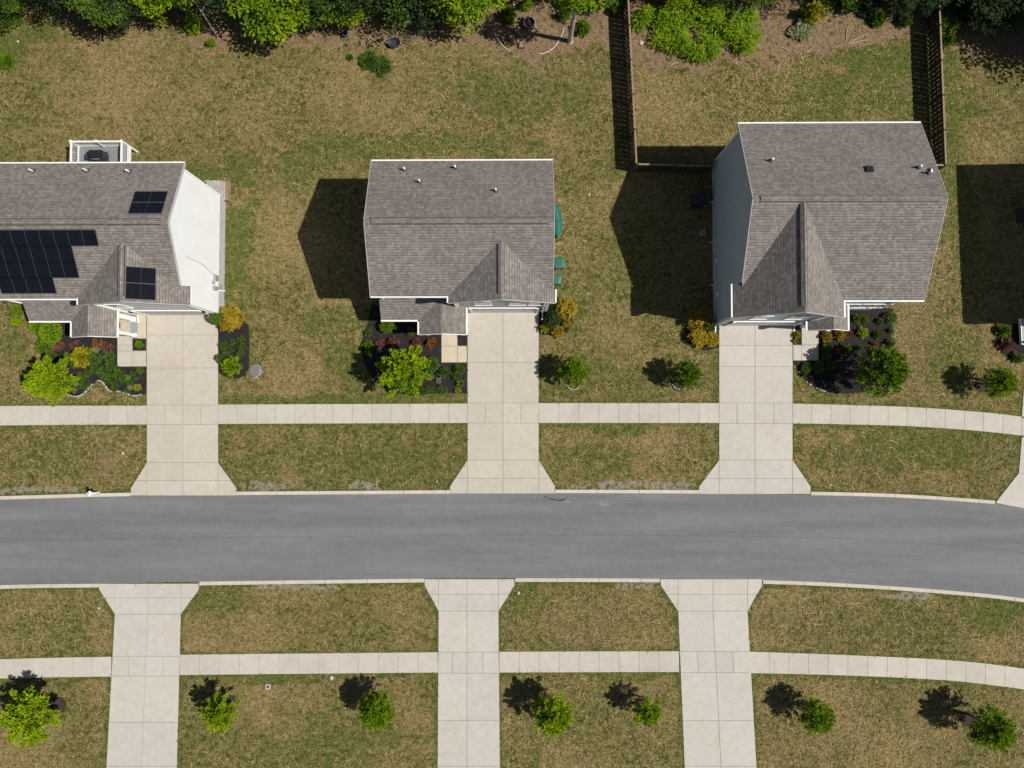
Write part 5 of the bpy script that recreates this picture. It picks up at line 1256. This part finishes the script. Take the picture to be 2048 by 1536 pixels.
for i, (px, py, rp, h, mat, lab) in enumerate(UG):
    r = rp * MPP; b, _ = plume_crown(300 + i, r, h, int(20 + rp), 30, max(.1, r * .3), max(.05, r * .15), r * .22, (0, 88)) if rp < 19 or 'weed' in lab else clump_crown(300 + i, r, h, 26, 50, .2)
    o = b.build('shrub', M[mat], uv=False); o.location = P(px, py) + Vector((0, 0, .02)); tag(o, lab, 'shrub', 'shrubs along the wood')
# weeds and leaf litter scattered over the bare earth, too many to count
b = leafy(); r_ = random.Random(19)
for k in range(420):
    x = r_.uniform(60, 2048); yb = lerp_poly(SOIL, x); y = r_.uniform(min(0, yb - 30), yb - 2) if r_.random() < .8 else r_.uniform(yb - 16, yb + 10)
    if 1225 < x < 1275 or 1838 < x < 1895: continue
    c_ = P(x, y); big = r_.random() < .3; tt = r_.random()
    for q in range(r_.randint(6, 26)):
        o = rv(r_); o.z = abs(o.z) * .4; leaf(b, c_ + o * r_.uniform(0, .22 if big else .12) + UP * .02, o + rv(r_) * .5, r_.uniform(.06, .2), r_.uniform(.03, .06), UP + rv(r_) * .3, min(1, max(0, tt + r_.uniform(-.3, .3))))
tag(b.build('weeds', M['weed'], uv=False), kind='stuff')
b = leafy()
for k in range(2600):
    x = r_.uniform(0, 2048); yb = lerp_poly(SOIL, x); c_ = P(x, r_.uniform(-20, yb + 6)); o = rv(r_); o.z *= .1
    leaf(b, c_ + UP * .015, o, r_.uniform(.06, .28), r_.uniform(.02, .07), UP + rv(r_) * .2, r_.random())
tag(b.build('leaf_litter', M['runner'], uv=False), kind='stuff')
# bright undergrowth that reads as one mass
b = leafy(); r_ = random.Random(9); zone = [(1270, 40), (1300, 28), (1400, 20), (1500, 30), (1512, 80), (1495, 108), (1440, 104), (1415, 118), (1360, 112), (1330, 100), (1300, 80), (1272, 76)]
def inside(pt, poly):
    x, y = pt; c_ = False
    for (x0, y0), (x1, y1) in zip(poly, poly[1:] + poly[:1]):
        if (y0 > y) != (y1 > y) and x < (x1 - x0) * (y - y0) / (y1 - y0) + x0: c_ = not c_
    return c_
n = 0
while n < 190:
    x, y = r_.uniform(1268, 1515), r_.uniform(18, 120)
    if not inside((x, y), zone) or mnoise.noise(Vector((x * .035, y * .035, 3))) < -.02: continue
    n += 1; c_ = P(x, y); hh = r_.uniform(.35, 1.5); tt = r_.uniform(.2, .9)
    for k in range(46):
        az = r_.uniform(0, 6.283); f = r_.random(); rr = .48 * f; o = Vector((math.cos(az), math.sin(az), 0))
        leaf(b, c_ + o * rr + UP * (hh * (1 - .5 * f * f) * r_.uniform(.5, 1)), o + UP * r_.uniform(-.5, .3) + rv(r_) * .4, r_.uniform(.2, .45), r_.uniform(.05, .1), UP + rv(r_) * .4, min(1, max(0, tt + r_.uniform(-.3, .3))))
tag(b.build('undergrowth', M['bright'], uv=False), kind='stuff')

# ------------------------------------------------------------------ canoe, bins, air conditioner, lawn objects
c0, c1 = P(1106, 405), P(1115, 477); ax = (c1 - c0); LN = ax.length; ax.normalize(); sd = Vector((-ax.y, ax.x, 0)); cn = empty('canoe', (c0 + c1) / 2, 'green canoe lying upside down against the middle house', 'canoe')
def canoe_ring(t, sc=1.0):
    w = .48 * (1 - abs(2 * t - 1) ** 2.2) ** .75 + .012; hgt = .36 - .05 * (1 - abs(2 * t - 1)); c_ = c0 + ax * (LN * t)
    return [c_ + sd * (w * sc * math.cos(a)) + UP * (.04 + hgt * sc * math.sin(a) ** .75) for a in [k * math.pi / 10 for k in range(11)]]
b = MB(); rg = [canoe_ring(k / 22) for k in range(23)]
for A, E in zip(rg, rg[1:]):
    for k in range(10): b.poly([A[k], A[k + 1], E[k + 1], E[k]])
b.build('hull', M['canoe'], cn)
b = MB(); b.tube([r[5] + UP * .012 for r in rg[1:-1]], [.018] * 21, 6); b.build('keel', M['canoe'], cn)
for k in (0, 10): b = MB(); b.tube([r[k] for r in rg], [.022] * 23, 6); b.build('gunwale', M['bin'], cn)
def wheelie(px, py, w, d, h, rz, label):
    c = P(px, py); root = empty('wheeled_bin', c, label, 'bin', 'green wheeled bins by the middle house'); cs, sn = math.cos(rz), math.sin(rz)
    q = lambda x, y, z: (c.x + x * cs - y * sn, c.y + x * sn + y * cs, z)
    b = MB(); lo = [q(sx * w * .4, sy * d * .4, .08) for sx, sy in ((-1, -1), (1, -1), (1, 1), (-1, 1))]; hi = [q(sx * w * .5, sy * d * .5, h) for sx, sy in ((-1, -1), (1, -1), (1, 1), (-1, 1))]
    b.poly(lo[::-1]); b.poly(hi)
    for i in range(4): j = (i + 1) % 4; b.poly([lo[i], lo[j], hi[j], hi[i]])
    b.build('body', M['bin'], root)
    b = MB(); n = 12
    def ring(s, z): return [q(s * w * .55 * math.copysign(abs(math.cos(a)) ** .6, math.cos(a)), s * d * .55 * math.copysign(abs(math.sin(a)) ** .6, math.sin(a)), z) for a in [k * 2 * math.pi / 24 for k in range(24)]]
    rr = [ring(1, h), ring(1, h + .04), ring(.93, h + .08), ring(.55, h + .11), ring(.02, h + .115)]
    for A, E in zip(rr, rr[1:]):
        for k in range(24): j = (k + 1) % 24; b.poly([A[k], A[j], E[j], E[k]])
    lid = b.build('lid', M['bin_lid'], root, smooth=True)
    b = MB(); b.bar(q(-w * .55, -d * .35, h - .04), q(-w * .55, d * .35, h - .04), .04); b.build('handle', M['bin'], root)
    for s in (-1, 1): b = MB(); b.cone(q(-w * .42, s * d * .42, .13), q(-w * .42, s * d * .5, .13), .13, .13, 12); b.build('wheel', M['black'], root)
wheelie(1117, 531, .74, .80, 1.05, .05, 'larger green wheeled bin, nearer the canoe')
wheelie(1112, 563, .62, .70, 1.0, -.1, 'smaller green wheeled bin, nearer the street')
def aircon(px, py, label, mat='dark'):
    c = P(px, py); root = empty('air_conditioner', c, label, 'air conditioner'); b = MB(); b.box((c.x, c.y, .4), (.78, .78, .76)); b.build('cabinet', M[mat], root)
    b = MB()
    for k in range(5): r = .08 + k * .07; b.lathe((c.x, c.y, .80), [(r, 0), (r + .012, .012), (r + .024, 0)], 20)
    for k in range(8): a = k * math.pi / 4; b.bar((c.x, c.y, .80), (c.x + .37 * math.cos(a), c.y + .37 * math.sin(a), .80), .012)
    b.build('fan_guard', M['dark'], root); b = MB(); b.box((c.x, c.y, .03), (.95, .95, .06)); b.build('pad', M['dark'], root)
aircon(1394, 404, 'air conditioner in the shadow beside the blue-grey house')
aircon(2044, 432, 'air conditioner in the shadow at the right edge')
c = P(1404, 466); b = MB()
for dx, dy, sx, sy in ((-.16, 0, .05, .37), (.16, 0, .05, .37), (0, -.16, .27, .05), (0, .16, .27, .05)): b.box((c.x + dx, c.y + dy, .11), (sx, sy, .22))
b.box((c.x, c.y, .03), (.27, .27, .05)); tag(b.build('drain_box', M['stone'], origin=c), 'white square drain box in the shadow beside the blue-grey house', 'drain box')
c = P(536, 1373); b = MB()
for dx, dy, sx, sy in ((-.13, 0, .08, .36), (.13, 0, .08, .36), (0, -.14, .18, .08), (0, .14, .18, .08)): b.box((c.x + dx, c.y + dy, .04), (sx, sy, .08))
ub = b.build('utility_cover', M['stone'], origin=c); tag(ub, 'small white square utility cover in the lower left lawn', 'cover'); b = MB(); b.box((c.x, c.y, .03), (.18, .2, .04)); b.build('hole', M['dark'], ub)
def rock(px, py, r, label, mat='stone', seed=1):
    rr = random.Random(seed); bm = leafy(); c = P(px, py); b = MB(); n = 9; prof = [(1.0, 0), (1.05, .3), (.8, .65), (.35, .85), (.02, .9)]
    jit = [rr.uniform(.75, 1.2) for _ in range(n)]
    rings = [[(c.x + r * q * jit[k] * math.cos(k * 2 * math.pi / n), c.y + r * q * jit[(k + 2) % n] * math.sin(k * 2 * math.pi / n), z * r) for k in range(n)] for q, z in prof]
    for A, E in zip(rings, rings[1:]):
        for k in range(n): j = (k + 1) % n; b.poly([A[k], A[j], E[j], E[k]])
    tag(b.build('rock', M[mat], origin=c), label, 'rock', 'loose pale rocks')
rock(663, 1355, .15, 'grey-white rock at the edge of the lower left sidewalk', 'stone', 2); rock(246, 907, .12, 'white rock in the worn grass left of the left driveway', 'stone', 3)
rock(1178, 389, .11, 'small white rock alone on the lawn right of the middle house', 'stone', 4); rock(1037, 1186, .11, 'pale rock at the flare of the middle lower driveway', 'stone', 5)
rock(36, 83, .1, 'white rock in the lawn near the upper left corner', 'stone', 6); rock(1660, 970, .1, 'white rock at the kerb right of the right-hand driveway', 'stone', 7); rock(198, 1216, .1, 'white rock left of the lower left driveway', 'stone', 8); rock(874, 873 + 90, .09, 'small pale rock at the kerb left of the middle driveway', 'stone', 9)
rock(1282, 86, .17, 'pale rock beside the left fence, inside', 'stone', 10); rock(1436, 98, .2, 'grey rock at the foot of the bright undergrowth', 'grey_stone', 11)
# mailbox by the kerb
c = P(199, 984); mb = empty('mailbox', c, 'white mailbox on a T-shaped post at the left kerb', 'mailbox')
b = MB(); b.box((c.x, c.y, .55), (.09, .09, 1.1)); b.build('post', M['white'], mb)
b = MB(); b.bar((c.x - .26, c.y + .05, 1.06), (c.x + .26, c.y + .05, 1.06), .07, .08); b.build('arm', M['white'], mb)
b = MB(); z = 1.12; pr = [(-.07, 0), (-.07, .1), (-.05, .15), (0, .17), (.05, .15), (.07, .1), (.07, 0)]
A = [(c.x + x, c.y - .16, z + y) for x, y in pr]; E = [(c.x + x, c.y + .2, z + y) for x, y in pr]; b.poly(A); b.poly(E[::-1])
for k in range(7): j = (k + 1) % 7; b.poly([A[k], E[k], E[j], A[j]])
b.build('box', M['white'], mb)
#@GRASS
# ------------------------------------------------------------------ short grass standing on the lawns
mask = raster()
rs = np.random.RandomState(4); N = 150000
gx_ = rs.uniform(-42, 42, N); gy_ = rs.uniform(-29.5, 33, N)
ok = at_mask(mask, gx_, gy_)
gi = np.clip(((gx_ - GRID[0]) / GRID[2]).round().astype(int), 0, GRID[3] - 1); gj = np.clip(((gy_ - GRID[1]) / GRID[2]).round().astype(int), 0, GRID[4] - 1); si = gj * GRID[3] + gi
ok &= (soil[si] < .55) | (rs.rand(N) < .35); ok &= grav[si] < .5
gx_, gy_, si = gx_[ok], gy_[ok], si[ok]; n = len(gx_)
az = rs.uniform(0, 6.283, n); ln_ = rs.uniform(.07, .2, n); w = rs.uniform(.012, .03, n); h = rs.uniform(.02, .07, n); bow = rs.uniform(-.6, .6, n)
dx, dy = np.cos(az), np.sin(az); sx, sy = -dy, dx; mx, my = gx_ + dx * ln_ * .5 + sx * ln_ * bow * .5, gy_ + dy * ln_ * .5 + sy * ln_ * bow * .5; ex_, ey_ = gx_ + dx * ln_, gy_ + dy * ln_
z0_ = np.full(n, .006)
V = np.stack([np.stack([gx_ - sx * w, gy_ - sy * w, z0_], -1), np.stack([gx_ + sx * w, gy_ + sy * w, z0_], -1), np.stack([mx + sx * w, my + sy * w, h], -1), np.stack([mx - sx * w, my - sy * w, h], -1), np.stack([ex_, ey_, h * .7], -1)], 1).reshape(-1, 3)
k = np.arange(n)[:, None] * 5; F = np.concatenate([k + np.array([[0, 1, 2, 3]]), ], 1).tolist(); F2 = (k + np.array([[3, 2, 4]])).tolist()
gm = bpy.data.meshes.new('grass'); gm.from_pydata(V.tolist(), [], F + F2); gm.materials.append(M['litter'])
t = np.clip(rs.beta(1.1, 1.3, n) - .45 * lush[si] + .2 * (vnoise(gx_, gy_, 2.5, 8) - .5), 0, 1)
at = gm.attributes.new('tint', 'FLOAT', 'FACE'); at.data.foreach_set('value', np.concatenate([t, t]).astype(np.float32))
go = bpy.data.objects.new('grass', gm); C.objects.link(go); tag(go, kind='stuff')

# dead runners: curled straw-coloured stems lying on the green, the look of dormant warm-season grass
N = 170000; rx, ry = rs.uniform(-42, 42, N), rs.uniform(-29.5, 33, N)
def gidx(x, y): return np.clip(((y - GRID[1]) / GRID[2]).round().astype(int), 0, GRID[4] - 1) * GRID[3] + np.clip(((x - GRID[0]) / GRID[2]).round().astype(int), 0, GRID[3] - 1)
si = gidx(rx, ry); dens = .22 + .75 * vnoise(rx, ry, 3.0, 21) + .7 * (vnoise(rx, ry, 9.0, 22) - .5) - .55 * lush[si]
ok = at_mask(mask, rx, ry) & (rs.rand(N) < dens) & ((soil[si] < .6) | (rs.rand(N) < .3)) & (grav[si] < .5)
rx, ry, si = rx[ok], ry[ok], si[ok]; n = len(rx); K = 6
L_ = np.where(rs.rand(n) < .10, rs.uniform(.4, .9, n), rs.uniform(.12, .42, n)); th = rs.uniform(0, 6.283, n); cv = rs.normal(0, 1.9, n) / np.maximum(L_, .3) ** .5; wd_ = rs.uniform(.015, .042, n); hz = rs.uniform(.012, .03, n)
pts = []; px_, py_, tt = rx.copy(), ry.copy(), th.copy()
for q in range(K):
    ww = wd_ * (1 - .75 * q / (K - 1)) ; nx_, ny_ = -np.sin(tt), np.cos(tt)
    pts.append(np.stack([np.stack([px_ - nx_ * ww, py_ - ny_ * ww, hz + .003 * q], -1), np.stack([px_ + nx_ * ww, py_ + ny_ * ww, hz + .003 * q], -1)], 1))
    px_, py_ = px_ + np.cos(tt) * L_ / (K - 1), py_ + np.sin(tt) * L_ / (K - 1); tt = tt + cv * L_ / (K - 1) * 2
V = np.stack(pts, 1).reshape(-1, 3); inside_ok = at_mask(mask, px_, py_); base = (np.arange(n)[:, None, None] * K * 2 + np.arange(K - 1)[None, :, None] * 2 + np.array([0, 2, 3, 1])[None, None, :])[inside_ok]
gm = bpy.data.meshes.new('dead_grass'); gm.from_pydata(V.tolist(), [], base.reshape(-1, 4).tolist()); gm.materials.append(M['runner'])
at = gm.attributes.new('tint', 'FLOAT', 'FACE'); at.data.foreach_set('value', np.repeat(np.clip(rs.beta(1.6, 1.6, n) + .25 * (vnoise(rx, ry, 6, 31) - .5), 0, 1)[inside_ok], K - 1).astype(np.float32))
go = bpy.data.objects.new('dead_grass', gm); C.objects.link(go); tag(go, kind='stuff')

# ------------------------------------------------------------------ camera, sun, sky
cam = bpy.data.cameras.new('camera'); cam.sensor_fit = 'HORIZONTAL'; cam.sensor_width = 36.0; cam.lens = 36.0 * FPX / 2048; cam.clip_start = 0.5; cam.clip_end = 3000
co = bpy.data.objects.new('camera', cam); C.objects.link(co); co.location = (0, 0, CAM_H); co.rotation_euler = (TILT_X, TILT_Y, 0); scene.camera = co
sl = bpy.data.lights.new('sun', 'SUN'); sl.energy = 5.0; sl.angle = R(0.5); sl.color = (1.0, 0.955, 0.88)
so = bpy.data.objects.new('sun', sl); C.objects.link(so); so.rotation_euler = SUN_DIR.to_track_quat('Z', 'Y').to_euler(); so.location = SUN_DIR * 80
wd = bpy.data.worlds.new('World'); scene.world = wd; wd.use_nodes = True; nt = wd.node_tree; bg = nt.nodes['Background']
sk = nt.nodes.new('ShaderNodeTexSky'); sk.sky_type = 'NISHITA'; sk.sun_disc = False; sk.sun_elevation = SUN_EL; sk.sun_rotation = math.atan2(SUN_DIR.x, SUN_DIR.y)
nt.links.new(sk.outputs[0], bg.inputs[0]); bg.inputs[1].default_value = 0.05
vs = scene.view_settings; scene.display_settings.display_device = 'sRGB'; vs.view_transform = 'Standard'; vs.look = 'None'; vs.gamma = 1; vs.use_curve_mapping = False; vs.exposure = 0.06
